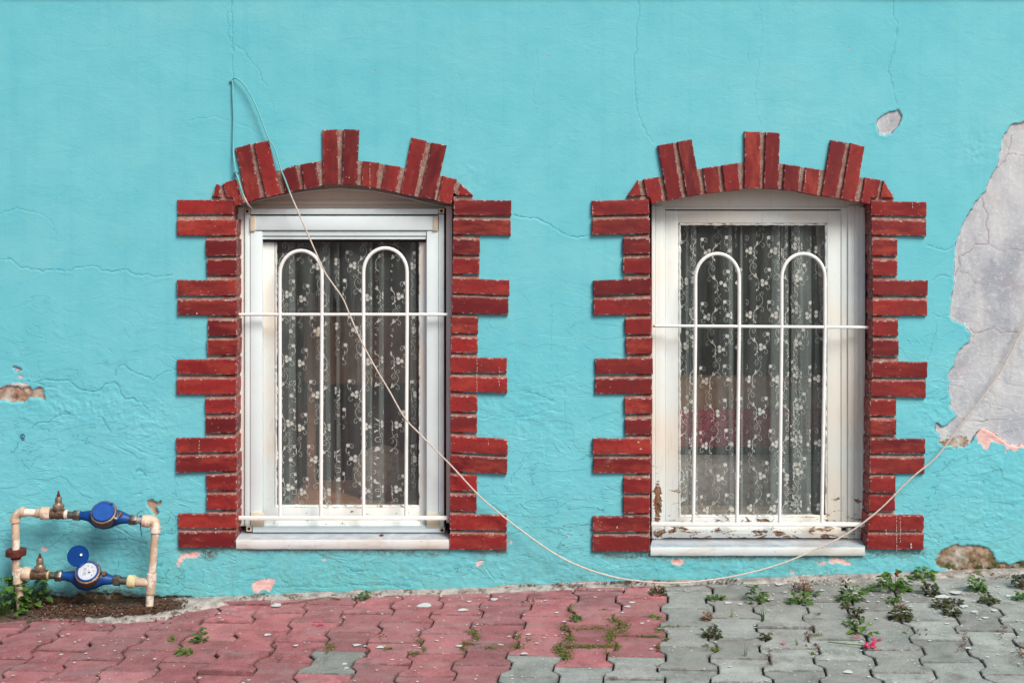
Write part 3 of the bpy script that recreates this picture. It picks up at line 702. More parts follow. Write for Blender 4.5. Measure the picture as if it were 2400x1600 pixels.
# ------------------------------------------------------------------ brick surrounds
YF, YB = -.0135, .088
def brick(poly_px, parent, parent_loc):
    P = [W(x, y, YF) for x, y in poly_px]; P = [(p.x, p.z) for p in P]
    c = Vector((sum(p[0] for p in P) / len(P), sum(p[1] for p in P) / len(P)))
    # rough outline
    pts = []
    n = len(P); L = 0; ang = 0
    for i in range(n):
        a = Vector(P[i]); b = Vector(P[(i + 1) % n]); l = (b - a).length
        if l > L: L = l; ang = math.atan2(b.y - a.y, b.x - a.x)
        k = 4 if l > .12 else (3 if l > .06 else 2)
        for q in range(k):
            p = a.lerp(b, q / k)
            j = .0007 if q else .0009
            pts.append(Vector((p.x + R.uniform(-j, j), p.y + R.uniform(-j, j))))
    if sum(pts[i - 1].x * pts[i].y - pts[i].x * pts[i - 1].y for i in range(len(pts))) < 0: pts = pts[::-1]
    if ang > math.pi / 2 or ang <= -math.pi / 2: ang += math.pi
    # lie the local x axis along the brick
    ca, sa = math.cos(-ang), math.sin(-ang)
    def loc(p): q = p - c; return (q.x * ca - q.y * sa, q.x * sa + q.y * ca)
    L0 = [loc(p) for p in pts]; i1 = inset(L0, .0018); i2 = inset(L0, .0052)
    pr = R.gauss(0, .0011); t1, t2 = R.gauss(0, .006), R.gauss(0, .012)
    def yy(p, y): return y + pr + t1 * p[0] + t2 * p[1]
    vs = [(p[0], YB, p[1]) for p in L0] + [(p[0], yy(p, YF + .0022), p[1]) for p in L0] + [(p.x, yy(p, YF), p.y) for p in i1] + [(p.x, yy(p, YF - .0002), p.y) for p in i2]
    m = len(L0); fs = []
    for k in range(3):
        for i in range(m):
            j = (i + 1) % m; fs.append((k * m + i, k * m + j, (k + 1) * m + j, (k + 1) * m + i))
    fs.append(tuple(range(3 * m, 4 * m)))
    me = bpy.data.meshes.new('brick'); me.from_pydata(vs, [], fs); me.materials.append(M_BRICK)
    me.attributes.new('edge', 'FLOAT', 'POINT').data.foreach_set('value', [.4] * m + [1.0] * m + [1.0] * m + [0.0] * m)
    o = bpy.data.objects.new('brick', me); o.location = (c.x, 0, c.y); o.rotation_euler = (0, -ang, 0)
    link(o, parent); return o
def surround(JL, JR, A):
    bm = bmesh.new(); YM = -.0028
    def quad(q, y=YM):
        prism(bm, [(W(a, b, y).x, W(a, b, y).z) for a, b in q][::-1], y + R.uniform(-.0008, .0008), .08)
    for J in (JL, JR):
        for a, b in zip(J, J[1:]):
            x0 = max(a[0][0], b[0][0]) + 1; x1 = min(a[1][0], b[1][0]) - 1.2
            yt, yb2 = .004 + R.uniform(-.001, .001), -.0075 + R.uniform(-.0015, .001)       # weathered joint: set back on top, fuller below
            q = [W(x0, a[3][1] - 2, yt), W(x1, a[2][1] - 2, yt), W(x1, (a[2][1] + b[1][1]) / 2, -.004), W(x0, (a[3][1] + b[0][1]) / 2, -.004), W(x0, b[0][1] + 1.5, yb2), W(x1, b[1][1] + 1.5, yb2)]
            v_ = [bm.verts.new(p) for p in q]; bk = [bm.verts.new((p.x, .08, p.z)) for p in (q[0], q[1], q[5], q[4])]
            bm.faces.new((v_[0], v_[3], v_[2], v_[1])); bm.faces.new((v_[3], v_[4], v_[5], v_[2])); bm.faces.new((v_[0], bk[0], bk[3], v_[4], v_[3])); bm.faces.new((v_[1], v_[2], v_[5], bk[2], bk[1])); bm.faces.new((v_[4], bk[3], bk[2], v_[5]))
    tl = JL[0][1][0]; quad([(A[0][-1][0] + 2, 458), (tl - 2, 461), (tl - 2, 471), (A[0][-1][0] + 2, 471)])
    e = A[-1][-2][0]; quad([(JR[0][0][0], 461), (e - 2, 455), (e, 474), (JR[0][0][0], 474)])
    for a, b in zip(A, A[1:]):
        def rightedge(p):                          # top right, lowest right
            s = sorted(p, key=lambda q: q[1]); top = max(s[:2], key=lambda q: q[0]); bot = max(sorted(p, key=lambda q: -q[1])[:2], key=lambda q: q[0])
            return Vector(top), Vector(bot)
        def leftedge(p):
            s = sorted(p, key=lambda q: q[1]); top = min(s[:2], key=lambda q: q[0]); bot = min(sorted(p, key=lambda q: -q[1])[:2], key=lambda q: q[0])
            return Vector(top), Vector(bot)
        at, ab = rightedge(a); bt, bb = leftedge(b)
        if len(b) == 3: bt, bb = Vector(b[0]), Vector(b[2])
        if len(a) == 3: at, ab = Vector(a[0]), Vector(a[1])
        if b is A[1]: bb = Vector(b[-1])
        if a is A[-2]: ab = Vector(a[2]); 
        la, lb = (at - ab).length, (bt - bb).length; L = min(la, lb) - 1
        at = ab + (at - ab).normalized() * L; bt = bb + (bt - bb).normalized() * L
        w = (bb - ab).normalized() * 2.5
        dn = Vector((0, -1))
        quad([tuple(at - w), tuple(bt + w), tuple(bb + w + dn), tuple(ab - w + dn)])
    m = bm_obj('brick_surround', bm, M_MORTAR, wall, False)
    for q in JL + JR + A: brick(q, m, None)
    return m
sur1 = surround(JL1, JR1, A1); sur2 = surround(JL2, JR2, A2)
sur1['label'] = 'mortar and bricks edging the window on the left'; sur2['label'] = 'mortar and bricks edging the window on the right'

# ------------------------------------------------------------------ windows
def arch_panel(bm, xl, xr, ybot, pts, y0, y1):
    poly = [W(x, y, y0) for x, y in pts] + [W(xr, ybot, y0), W(xl, ybot, y0)]
    prism(bm, [(p.x, p.z) for p in poly][::-1], y0, y1)
def glass(parent, px0, px1, py0, py1, y):
    bm = bmesh.new(); a, b = W(px0, py0, y), W(px1, py1, y)
    box(bm, a.x, b.x, y, y + .003, b.z, a.z)
    # one sheet only, so that the light crosses a single surface
    bm2 = bmesh.new(); vs = [bm2.verts.new(v) for v in ((a.x, y, b.z), (b.x, y, b.z), (b.x, y, a.z), (a.x, y, a.z))]; bm2.faces.new(vs); bm.free()
    return bm_obj('glass_pane', bm2, M_GLASS, parent, False)
def putty(parent, px0, px1, py0, py1, y):          # broken putty line round the pane
    bm = bmesh.new()
    path = []
    a, b = W(px0, py0, y), W(px1, py1, y)
    for p, q in (((a.x, a.z), (b.x, a.z)), ((b.x, a.z), (b.x, b.z)), ((b.x, b.z), (a.x, b.z)), ((a.x, b.z), (a.x, a.z))):
        n = int(math.hypot(q[0] - p[0], q[1] - p[1]) / .012)
        pts = []; rad = []
        for i in range(n + 1):
            t = i / n; bottom = (p[1] == q[1] == b.z)
            pts.append((p[0] + (q[0] - p[0]) * t + R.uniform(-.0009, .0009), y + R.uniform(-.001, .001), p[1] + (q[1] - p[1]) * t + R.uniform(-.0011, .0011)))
            rad.append(R.uniform(.0030, .0048) * (1.5 if bottom else 1) * (.45 if R.random() < .14 else 1))
        tube(bm, pts, rad, 6)
    return bm_obj('putty_line', bm, M_WOOD2, parent, False)

# --- left window
arcL = [(540,486),(560,478),(600,466),(660,453),(720,443),(797,437),(870,442),(930,453),(1000,470),(1050,482),(1066,488)]
bm = bmesh.new()
pbox(bm, 556, 573, 486, 1232, .070, .13); pbox(bm, 1045.5, 1060, 483, 1225, .070, .13)
win1 = bm_obj('window', bm, M_WOOD, wall); win1['label'] = 'left window with a white aluminium frame set before the old wooden sash'
bm = bmesh.new(); arch_panel(bm, 545, 1066, 489, [(x, y - 9) for x, y in arcL], .092, .13)
pbox(bm, 574, 1048, 470, 480, .086, .10); bm_obj('arch_panel', bm, wood_material('shade_tinted_board', 0, (.66, .56, .47), (.58, .49, .41)), win1)  # recess shade and warm brick bounce put into the board colour
bm = bmesh.new()                                   # thin bead following the arch
tube(bm, [W(x, y + 5, .082) for x, y in arcL[1:-1]], .0035, 6); bm_obj('arch_bead', bm, M_ALU, win1)
bm = bmesh.new(); pbox(bm, 610, 1045, 556, 568, .112, .13, 0); pbox(bm, 1040, 1046.5, 495, 1240, .105, .13, 0); pbox(bm, 574, 1046, 480, 1240, .124, .131, 0)
# cut the backing so the pane stays open: built of strips
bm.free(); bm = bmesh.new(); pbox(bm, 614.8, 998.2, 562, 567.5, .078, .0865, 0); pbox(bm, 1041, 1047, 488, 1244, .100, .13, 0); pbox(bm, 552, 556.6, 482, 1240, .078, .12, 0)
bm_obj('gap_shade_strip', bm, M_DARK, win1, False)  # solid near-black strips stand in for the shade of the frame gaps
# aluminium frame parts
def part(name, parent, mat, boxes, bev=.0012, label=None):
    bm = bmesh.new()
    for b in boxes: pbox(bm, *b, bev)
    o = bm_obj(name, bm, mat, parent)
    if label: o['label'] = label
    return o
part('side_rail', win1, M_ALU, [(573.8, 586, 503, 1232, .060, .11), (586.8, 614, 541, 1202, .056, .11)])
part('side_rail', win1, M_ALU, [(1028, 1040.5, 503, 1236, .060, .11), (1000, 1027.2, 541, 1204, .056, .11)])
part('top_rail', win1, M_ALU, [(587, 1027, 489.5, 502.5, .056, .11), (598, 1014.5, 506.5, 539.5, .052, .11), (587, 598, 506.5, 541, .0505, .11), (1014.5, 1026, 506, 541, .0505, .11)])
part('roller_rail', win1, M_ALU, [(614.5, 998.5, 541, 553, .060, .11), (614.5, 998.5, 555, 561, .064, .11)])
part('bottom_rail', win1, M_ALU, [(592, 1030, 1232.5, 1247, .056, .11)])
for (x0, x1, y0, y1) in ((586.5, 597.5, 507, 541.5), (1015, 1026.5, 506.5, 541), (588, 619, 1201, 1232), (1000, 1030, 1203.5, 1235)):
    part('corner_tab', win1, M_TAB, [(x0, x1, y0, y1, .049, .056)], .0006)
for (cx, cy) in ((579.5, 495.5), (1034.5, 494.5), (583.5, 1238.5), (1036, 1242)):
    bm = bmesh.new(); pbox(bm, cx - 6.5, cx + 6.5, cy - 6.5, cy + 6.5, .057, .11, .0008)
    blk = bm_obj('corner_block', bm, M_TAB, win1)
    bm = bmesh.new(); c = W(cx, cy, .0562); tube(bm, [c, c + Vector((0, .003, 0))], .0052, 14); bm_obj('screw_hole', bm, M_DARK, blk)
part('sash', win1, M_WOOD, [(614, 643, 560, 1232, .088, .13), (984.5, 1002, 560, 1232, .088, .13), (643, 984.5, 1188, 1222, .0885, .13), (643, 984.5, 1222, 1232, .080, .13)])
putty(win1, 647, 984, 560, 1186, .093)
glass(win1, 643, 986, 560, 1190, .10)
def sill(parent, x0, x1, ytop_back, ylip, ybot, xb0, xb1, zy):
    bm = bmesh.new()
    n = 40; rows_ = []
    for i in range(n + 1):
        t = i / n; px = x0 + (x1 - x0) * t; pb = xb0 + (xb1 - xb0) * t; w = mnoise.noise(Vector((t * 12, zy, 0))) * .0008
        prof = [(W(pb, ytop_back, .072).x, .135, W(pb, ytop_back, .072).z), (W(pb, ytop_back, .072).x, .072, W(pb, ytop_back, .072).z),
                (W(px, ylip, -.002).x, -.002, W(px, ylip, -.002).z + w), (W(px, ylip + 3, -.0095).x, -.0095, W(px, ylip + 3, -.0095).z + w), (W(px, ylip + 7, -.0115).x, -.0115 + w, W(px, ylip + 7, -.0115).z),
                (W(px, ybot - 4, -.011).x, -.011 + w, W(px, ybot - 4, -.011).z), (W(px, ybot, -.008).x, -.008, W(px, ybot, -.008).z + w * 2), (W(px, ybot, -.0).x, .135, W(px, ybot, 0).z - .002)]
        rows_.append([bm.verts.new(p) for p in prof])
    for a, b in zip(rows_, rows_[1:]):
        for k in range(len(a) - 1): bm.faces.new((a[k], b[k], b[k + 1], a[k + 1]))
    bm.faces.new(rows_[0]); bm.faces.new(rows_[-1][::-1])
    return bm_obj('sill', bm, M_SILL, parent, True)
sill(win1, 553.5, 1053, 1247, 1261, 1286, 558, 1050, 1.0)
bm = bmesh.new(); kp = [W(x, y, .078) for x, y in ((754, 700), (757, 705), (751, 715), (745, 724), (743, 738), (742, 758), (742, 771))]
# pull cord behind the grille
tube(bm, curve_pts(kp, 5), .0012, 6); pull = bm_obj('pull_cord', bm, M_STRING); setp(pull, 'brown pull cord with a cream wooden knob hanging in front of the left window', 'cord')
bm = bmesh.new(); tube(bm, [W(745, 769.5, .078), W(745, 773, .078), W(744, 786, .078), W(744, 788, .078)], [.0045, .0056, .0078, .0066], 14); bm_obj('knob', bm, M_KNOB, pull)

# --- right window
arcR = [(1510,492),(1535,481),(1580,472),(1640,460),(1710,450),(1785,446),(1860,450),(1930,462),(1990,474),(2020,482),(2045,490)]
bm = bmesh.new()
pbox(bm, 1527.5, 1536, 482, 1262, .066, .13); pbox(bm, 2018.5, 2028, 486, 1258, .066, .13)
win2 = bm_obj('window', bm, M_WOOD2, wall); win2['label'] = 'right window with a flaking white wooden frame'
bm = bmesh.new(); arch_panel(bm, 1520, 2040, 486, [(x, y - 8) for x, y in arcR], .078, .13); bm_obj('arch_panel', bm, M_WOOD, win2)
part('outer_frame', win2, M_WOOD2, [(1536.5, 1554.5, 482, 1262, .072, .13), (1554.5, 1559, 490, 1250, .077, .13), (1988, 2003.5, 482, 1262, .072, .13), (2004.2, 2018, 482, 1262, .070, .13), (1554.5, 1988, 485.5, 491, .074, .13), (1559, 1972, 1236, 1248, .072, .13), (1552, 1990, 1248.6, 1260, .066, .13)])
part('sash', win2, M_WOOD2, [(1559.5, 1590, 494, 1236, .084, .13), (1939, 1971, 494, 1236, .084, .13), (1972, 1987.5, 491, 1236, .080, .13), (1590, 1939, 494, 523, .0845, .13), (1590, 1939, 1212, 1235, .0845, .13)])
bm = bmesh.new(); pbox(bm, 1521, 1527.2, 478, 1262, .076, .12, 0); pbox(bm, 2028.4, 2033, 482, 1258, .084, .12, 0); bm_obj('gap_shade_strip', bm, M_DARK, win2, False)  # dark strips in place of the shade beside both jambs
putty(win2, 1593, 1936, 526, 1209, .090)
glass(win2, 1589, 1941, 522, 1213, .10)
sill(win2, 1525, 2027, 1263, 1279, 1301.5, 1529, 2020, 5.0)

# ------------------------------------------------------------------ grilles
def grille(verts_top, verts_bot, yr, yr2, yb, tops, x0, x1, x0b, x1b, label):
    root = empty('window_grille', W((x0 + x1) / 2, yb, .03)); setp(root, label, 'window grille')
    off = -root.location
    def O(name, bm):
        o = bm_obj(name, bm, M_GRILLE, root); o.data.transform(Matrix.Translation(off)); return o
    Y = .024
    bm = bmesh.new(); tube(bm, [W(x0 - 4, yr, Y + .008), W(x0, yr, Y), W(x1, yr2, Y), W(x1 + 6, yr2, Y + .012)], .0054, 12); O('rail', bm)
    bm = bmesh.new(); a = W(x0b, yb, Y); b = W(x1b, yb + 2, Y); box(bm, a.x, b.x, Y - .006, Y + .006, a.z - .007, a.z + .007, .003); O('rail', bm)
    for (xt, xbm), in zip([(p, q) for p, q in zip(verts_top, verts_bot)]):
        pass
    for k in (0, 2):
        xa_, xb_ = verts_top[k], verts_top[k + 1]; r = (xb_ - xa_) / 2; ty = tops[k // 2]
        pts = [W(verts_bot[k], yb - 2, Y), W(xa_, yr, Y)]
        for i in range(17):
            t = math.pi - math.pi * i / 16; pts.append(W((xa_ + xb_) / 2 + r * math.cos(t), ty + r * 1.10 - r * 1.10 * math.sin(t), Y - .001))
        pts += [W(xb_, yr, Y), W(verts_bot[k + 1], yb - 2, Y)]
        bm = bmesh.new(); tube(bm, pts, .0064, 14); O('hoop_bar', bm)
    return root
grille([656, 754.5, 852, 954], [656.5, 752, 852, 951.5], 736.8, 736.8, 1213, [587.5, 581.5], 562, 1048, 557, 1050, 'white metal grille with two hooped bars in front of the left window')
grille([1630, 1732.5, 1832, 1933.5], [1625, 1727, 1827, 1926], 763.5, 767, 1228, [594.5, 594.5], 1536, 2032, 1526, 2027, 'white metal grille with two hooped bars in front of the right window')

# ------------------------------------------------------------------ curtains
motif_lines = [
 [(415,480),(450,530),(467,580),(468,620),(460,642)], [(460,642),(462,690),(475,745),(490,780)],
 [(490,780),(522,815),(534,860),(518,915),(475,962),(440,985)],
 [(490,780),(500,745),(525,728),(545,748),(535,772),(515,765)],
 [(490,780),(450,792),(432,825),(445,858),(472,860),(486,838),(475,818),(460,822)],
 [(415,480),(385,458),(345,465),(312,495),(315,530),(338,540),(352,522),(338,508)],
 [(460,642),(458,606),(436,592),(415,610),(424,632),(440,626)],
 [(460,642),(485,600),(520,590)], [(545,580),(600,545),(645,495),(650,440),(625,395)],
 [(625,390),(590,365),(560,380),(550,410),(568,436),(590,422),(578,402)],
 [(595,612),(628,640),(630,675),(605,692),(580,674),(588,652)], [(440,985),(405,1020),(392,1065),(390,1100)]]
motif_dots = [(520,560,23),(525,620,23),(578,595,23),(625,390,23)]
motif_leaves = [(440,985,-60,34),(405,492,20,30),(418,468,80,30),(468,660,60,26),(440,700,130,28),(612,500,100,22)]
def curtain(px0, px1, py0, py1, folds, label, seed):
    rr = random.Random(seed); Y = .118
    top, bot = W(0, py0, Y).z, W(0, py1, Y).z
    prof = [(W(px0, 0, Y).x, Y)]                           # path of the cloth seen from above
    for f0, f1, depth in folds:
        a, b = W(f0, 0, Y).x, W(f1, 0, Y).x
        prof += [((prof[-1][0] + a) / 2, Y + rr.uniform(.001, .0035)), (a - .006, Y + .002), (b, Y - .002), (b + .0006, Y + .002), (a, Y + depth), (a - .0006, Y + depth + .004), (b + .004, Y + depth + .008), (b + .012, Y + .004)]
    prof.append((W(px1, 0, Y).x, Y))
    cum = [0]
    for p, q in zip(prof, prof[1:]): cum.append(cum[-1] + math.hypot(q[0] - p[0], q[1] - p[1]))
    lean = [rr.uniform(-.010, .010) * (1 if i % 3 else .3) for i in range(len(prof))]
    def at(s, z):
        s = min(max(s, 0), cum[-1] - 1e-6); i = max(k for k in range(len(cum)) if cum[k] <= s); i = min(i, len(prof) - 2)
        t = (s - cum[i]) / max(1e-9, cum[i + 1] - cum[i]); p, q = prof[i], prof[i + 1]
        zt_ = (top - z) / (top - bot)
        L = (lean[i] * (1 - t) + lean[i + 1] * t) * zt_
        return Vector((p[0] + (q[0] - p[0]) * t + L, p[1] + (q[1] - p[1]) * t + .003 * math.sin(z * 9 + s * 20), z))
    N = 24; verts = []; faces = []; m = len(cum)
    for j in range(N + 1):
        z = top + (bot - top) * j / N
        for s in cum: verts.append(at(s, z))
    for j in range(N):
        for i in range(m - 1): a = j * m + i; faces.append((a, a + 1, a + 1 + m, a + m))
    cur = mesh_obj('net_curtain', verts, faces, M_SHEER, None, True); setp(cur, label, 'curtain')
    ev, ef = [], []
    SC = S * 1.03 / 6.533
    def ribbon(pts, w):
        pts = curve_pts([(p[0], p[1], 0) for p in pts], 3)
        n = len(pts); b0 = len(ev)
        for i, p in enumerate(pts):
            a = pts[max(i - 1, 0)]; b = pts[min(i + 1, n - 1)]; t = (b - a); t = t.normalized() if t.length else Vector((1, 0, 0)); nn = Vector((-t.y, t.x, 0))
            for sgn in (-1, 1):
                q = p + nn * sgn * w * (1 if 0 < i < n - 1 else .5); ev.append(at(q.x, q.y) + Vector((0, -.0008, 0)))
        for i in range(n - 1):
            if at(pts[i].x, top).y < Y + .0052: ef.append((b0 + 2 * i, b0 + 2 * i + 1, b0 + 2 * i + 3, b0 + 2 * i + 2))
    def disc(cx, cy, rx, ry, ang, n=7):
        b0 = len(ev)
        for i in range(n):
            u = math.cos(2 * math.pi * i / n) * rx; v = math.sin(2 * math.pi * i / n) * ry
            q = (cx + u * math.cos(ang) - v * math.sin(ang), cy + u * math.sin(ang) + v * math.cos(ang))
            ev.append(at(q[0], q[1]) + Vector((0, -.0009, 0)))
        if at(cx, top).y < Y + .0052: ef.append(tuple(range(b0, b0 + n)))
    PITCH = .108; HALF = .1160; s0 = rr.uniform(.01, .03); ncol = int(cum[-1] / PITCH) + 1
    for ci in range(ncol):
        sx = s0 + ci * PITCH + rr.uniform(-.012, .012); z0 = top + .03 + rr.uniform(-.012, .012); ph_ = rr.uniform(0, 6)
        for k in range(-1, int((top - bot) / HALF) + 2):
            mir = 1 if k % 2 == 0 else -1; zc = z0 - k * HALF
            def T(x, y):
                zz = zc - (y - 480) * SC
                return (sx + mir * (x - 430) * SC + .005 * math.sin(zz * 6 + ph_), zz)
            zs = [T(0, y)[1] for y in (370, 1100)]
            if min(zs) < bot - .02 or max(zs) > top + .08: 
                if min(zs) < bot - .1: continue
            for ln in motif_lines:
                q = [T(*p) for p in ln]
                if all(top - .001 > p[1] > bot + .001 for p in q): ribbon(q, .00054)
            for (x, y, r) in motif_dots:
                q = T(x, y)
                if top > q[1] > bot: disc(q[0], q[1], r * SC * 1.28, r * SC * 1.28, 0)
            for (x, y, a, l) in motif_leaves:
                q = T(x, y)
                if top > q[1] > bot: disc(q[0], q[1], l * SC * .85, l * SC * .36, -math.radians(a) * mir + (math.pi if mir < 0 else 0))
    e = mesh_obj('embroidery', ev, ef, M_THREAD, cur); e['kind'] = 'stuff'
    return cur
curtain(636, 996, 548, 1196, [(676,690,.006),(762,772,.006),(788,794,.01),(866,872,.008),(888,899,.007),(962,974,.006)], 'white embroidered net curtain hanging behind the left window pane', 3)
curtain(1584, 1950, 512, 1220, [(1609,1614,.006),(1620,1631,.01),(1709,1716,.007),(1736,1740,.007),(1811,1828,.006),(1834,1847,.008),(1858,1874,.007),(1866,1902,.006)], 'white embroidered net curtain hanging behind the right window pane', 5)
a = [W(1912, 515, .2), W(1945, 515, .2), W(1942, 700, .2), W(1937, 870, .2), W(1929, 800, .2), W(1922, 700, .2)]
bm = bmesh.new(); prism(bm, [(p.x, p.z) for p in a][::-1], .20, .206)
setp(bm_obj('beige_drape', bm, simple('beige_cloth', (.50, .44, .36), .9)), 'beige drape edge tucked in the upper right corner of the right window', 'drape')

# ------------------------------------------------------------------ made-up furniture in place of reflections in the panes
M_BRN = simple('reflection_brown', (.36, .17, .095), .5, var=.3, scale=12); M_PAD = simple('reflection_red', (.42, .03, .07), .95, var=.7, scale=160)
M_PALE = simple('reflection_pale', (.26, .20, .16), .9); M_GRY = simple('reflection_blanket', (.30, .27, .26), .95)
t = empty('reflection_bench', (1.15, .8, 0)); setp(t, 'made-up brown bench standing in for warm reflections in the right window pane', 'bench')
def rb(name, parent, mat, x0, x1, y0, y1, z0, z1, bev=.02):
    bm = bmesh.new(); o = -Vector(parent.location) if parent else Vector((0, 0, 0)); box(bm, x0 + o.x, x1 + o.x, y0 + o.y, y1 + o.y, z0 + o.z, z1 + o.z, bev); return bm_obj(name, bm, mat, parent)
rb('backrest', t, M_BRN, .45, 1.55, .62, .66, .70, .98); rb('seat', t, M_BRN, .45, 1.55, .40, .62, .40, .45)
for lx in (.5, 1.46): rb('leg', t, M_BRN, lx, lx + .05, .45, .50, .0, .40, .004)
setp(rb('reflection_throw', None, M_PAD, .50, 1.30, .595, .615, .70, .85, .008), 'made-up dark red throw standing in for a reflection in the right window pane', 'throw')
setp(rb('reflection_blanket', None, M_GRY, .47, 1.53, .41, .59, .46, .68, .04), 'made-up grey blanket standing in for a low reflection in the right window pane', 'blanket')
t = empty('reflection_chair', (-.6, .7, 0)); setp(t, 'made-up brown chair standing in for warm reflections in the left window pane', 'chair')  # invented chair; its brown imitates tones reflected from the street
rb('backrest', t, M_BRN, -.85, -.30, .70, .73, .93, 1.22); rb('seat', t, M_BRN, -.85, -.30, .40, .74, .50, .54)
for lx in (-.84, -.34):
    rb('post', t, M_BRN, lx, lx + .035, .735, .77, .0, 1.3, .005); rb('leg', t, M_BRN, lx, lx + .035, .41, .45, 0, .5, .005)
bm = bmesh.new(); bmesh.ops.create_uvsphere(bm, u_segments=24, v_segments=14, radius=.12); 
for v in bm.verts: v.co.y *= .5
setp(bm_obj('reflection_cushion', bm, M_PALE, None, True, loc=(-.50, .45, .62)), 'made-up pale cushion standing in for a round reflection low in the left window pane', 'cushion')

# ------------------------------------------------------------------ cable
ca = [(545,188,-.006),(546,230,-.007),(547.5,280,-.007),(546.5,345,-.009),(549,380,-.018),(553,404,-.020),(559,421,-.022),(568,452,-.022),(580,477,-.012),(588,486,.03),(590,489,.05)]
cb = [(543,192,-.004),(547,185,-.008),(556,185,-.016),(570,196,-.020),(587,222,-.022),(603,256,-.023),(612,280,-.023),(630,326,-.023),(641,343,-.022),(649,364,-.022),(657,393,-.022),(670,426,-.022),(682,458,-.023),(694.6,487,-.024),(710,523,-.025),(733,575,-.025),
      (759,633.5,-.025),(778,662.5,-.025),(797.7,690,-.026),(808,708.5,-.026),(819,736,-.026),(830,762,-.026),(846.6,799,-.027),(877.5,857,-.028),(912,915,-.029),(948,978,-.030),(984,1016.5,-.031),(1022,1055,-.032),(1055,1088,-.033),(1088,1123.7,-.034),(1124,1162,-.036),
      (1165,1197.7,-.038),(1190,1218,-.039),(1219,1240,-.040),(1286,1288,-.043),(1347,1321,-.046),(1428.6,1349,-.05),(1510,1362,-.052),(1592,1365,-.053),(1673.5,1357,-.052),(1755,1342,-.050),(1837,1318,-.047),(1918,1284,-.044),(1990,1247,-.042),(2061,1194,-.040),(2133,1122.5,-.036),(2194,1071,-.032),(2245,1005,-.030),(2296,939,-.028),(2347,867,-.026),(2400,763,-.024),(2450,668,-.022),(2560,460,-.02)]
cab = empty('hanging_cable', W(543, 192, 0)); setp(cab, 'thin white cable looped from a wall hook and sagging across both windows to the pavement', 'cable')
for pts, r in ((ca, .0034), (cb, .0028)):
    bm = bmesh.new(); cp = curve_pts([W(*p) for p in pts], 5)
    rad = [r * (1 + .10 * mnoise.noise(p * 40)) for p in cp]; tube(bm, cp, rad, 8)
    o = bm_obj('strand', bm, M_CABLE, cab); o.data.transform(Matrix.Translation(-cab.location))
for (x, y, yy) in ((553, 403, -.02), (543, 190, -.004)):
    bm = bmesh.new(); c = W(x, y, yy); box(bm, c.x - .007, c.x + .007, yy - .004, .004, c.z - .004, c.z + .004, .0015)
    o = bm_obj('clip', bm, simple('painted_clip', (.13, .40, .44), .5), cab); o.data.transform(Matrix.Translation(-cab.location))

# ------------------------------------------------------------------ water pipes and meters
YP = -.085
def Q(x, y): return W(x, y, YP)
K = (D0 + YP) / FPX                                # metres per photograph pixel at the pipes
pipes = empty('water_pipework', G(200, 1438)); setp(pipes, 'cream plastic water pipework with two brass valves standing against the wall', 'pipework')
def PP(name, segs, mat, parent=pipes, seg=16, label=None, ph=0.0):
    bm = bmesh.new()
    for pts, rad in segs:
        r = [q * K for q in rad] if hasattr(rad, '__len__') else rad * K
        tube(bm, [Q(*p) if len(p) == 2 else p for p in pts], r, seg, ph=ph)
    o = bm_obj(name, bm, mat, parent)
    base = parent
    off = Vector((0, 0, 0))
    while base is not None: off += Vector(base.location); base = base.parent
    o.data.transform(Matrix.Translation(-off)); return o
def arcp(p0, pc, p1, n=6):
    a, c, b = Vector(p0), Vector(pc), Vector(p1); return [tuple(a * (1 - t) ** 2 + c * 2 * t * (1 - t) + b * t * t) for t in [i / n for i in range(n + 1)]]
PP('pipe', [([(36.3,1222),(37.5,1290)], 8.9)], M_PVC); PP('pipe', [([(37.3,1305),(37.6,1345)], 8.9)], M_PVC)
PP('elbow', [(arcp((36,1221),(36,1200),(58,1199)), 10.8), ([(36,1214),(36,1222)], 12.2), ([(50,1199),(59.5,1199.3)], 12.2)], M_PVC)
PP('pipe', [([(58,1199.5),(90,1202)], 8.9)], M_PVC)
PP('coupling', [([(85,1201.5),(97,1202)], [10.5, 11.5]), ([(96,1202),(98,1202),(116,1202.5),(118.5,1202.5)], [13, 15, 15, 13.5])], M_PVC, seg=22)
PP('union_collar', [([(37.5,1286),(37.5,1287.5),(37.5,1300),(37.5,1302)], [18, 24, 24, 16]), ([(37.5,1302),(37.5,1309)], [13, 12])], M_RUST, seg=10)
def valve(cx, cy, x0, x1, fy, hy, sy0, sy1):
    v = PP('valve', [([(x0,cy),(x0+3,cy),(cx-8,cy),(cx,cy),(cx+8,cy),(x1-3,cy),(x1,cy)], [11, 12, 10.5, 12.5, 10.5, 12, 11]), ([(cx,cy),(cx,fy+12)], [12, 10])], M_BRASS)
    PP('bonnet', [([(cx,fy+13),(cx,fy+9),(cx,fy+7),(cx,fy+2),(cx,fy),(cx,fy-4)], [11, 13, 13.6, 13.2, 10, 8.2]), ([(cx,fy-3),(cx,hy+4),(cx,hy+1),(cx,hy)], [8, 8, 7, 5])], M_BRASS2, v, 12)
    PP('stem', [([(cx,hy+1),(cx,sy1),(cx,sy1),(cx,sy0)], [4.6, 4.2, 2.7, 2.4])], M_RUST, v, 8)
valve(137, 1204.5, 117.5, 152.5, 1181, 1163, 1150.5, 1158); valve(93.5, 1346, 73, 112.5, 1325, 1306, 1297, 1303)
PP('thread_ring', [([(152.5,1205),(159.5,1205.3)], 11)], M_TAPE); PP('thread_ring', [([(111,1347),(116,1347.2)], 10.5)], simple('yellow_tape', (.42, .38, .17), .7))
PP('nipple', [([(159,1206),(174,1207)], 8.2)], M_NICK); PP('nipple', [([(115.5,1347.5),(131,1348.5)], 8.2)], M_NICK)
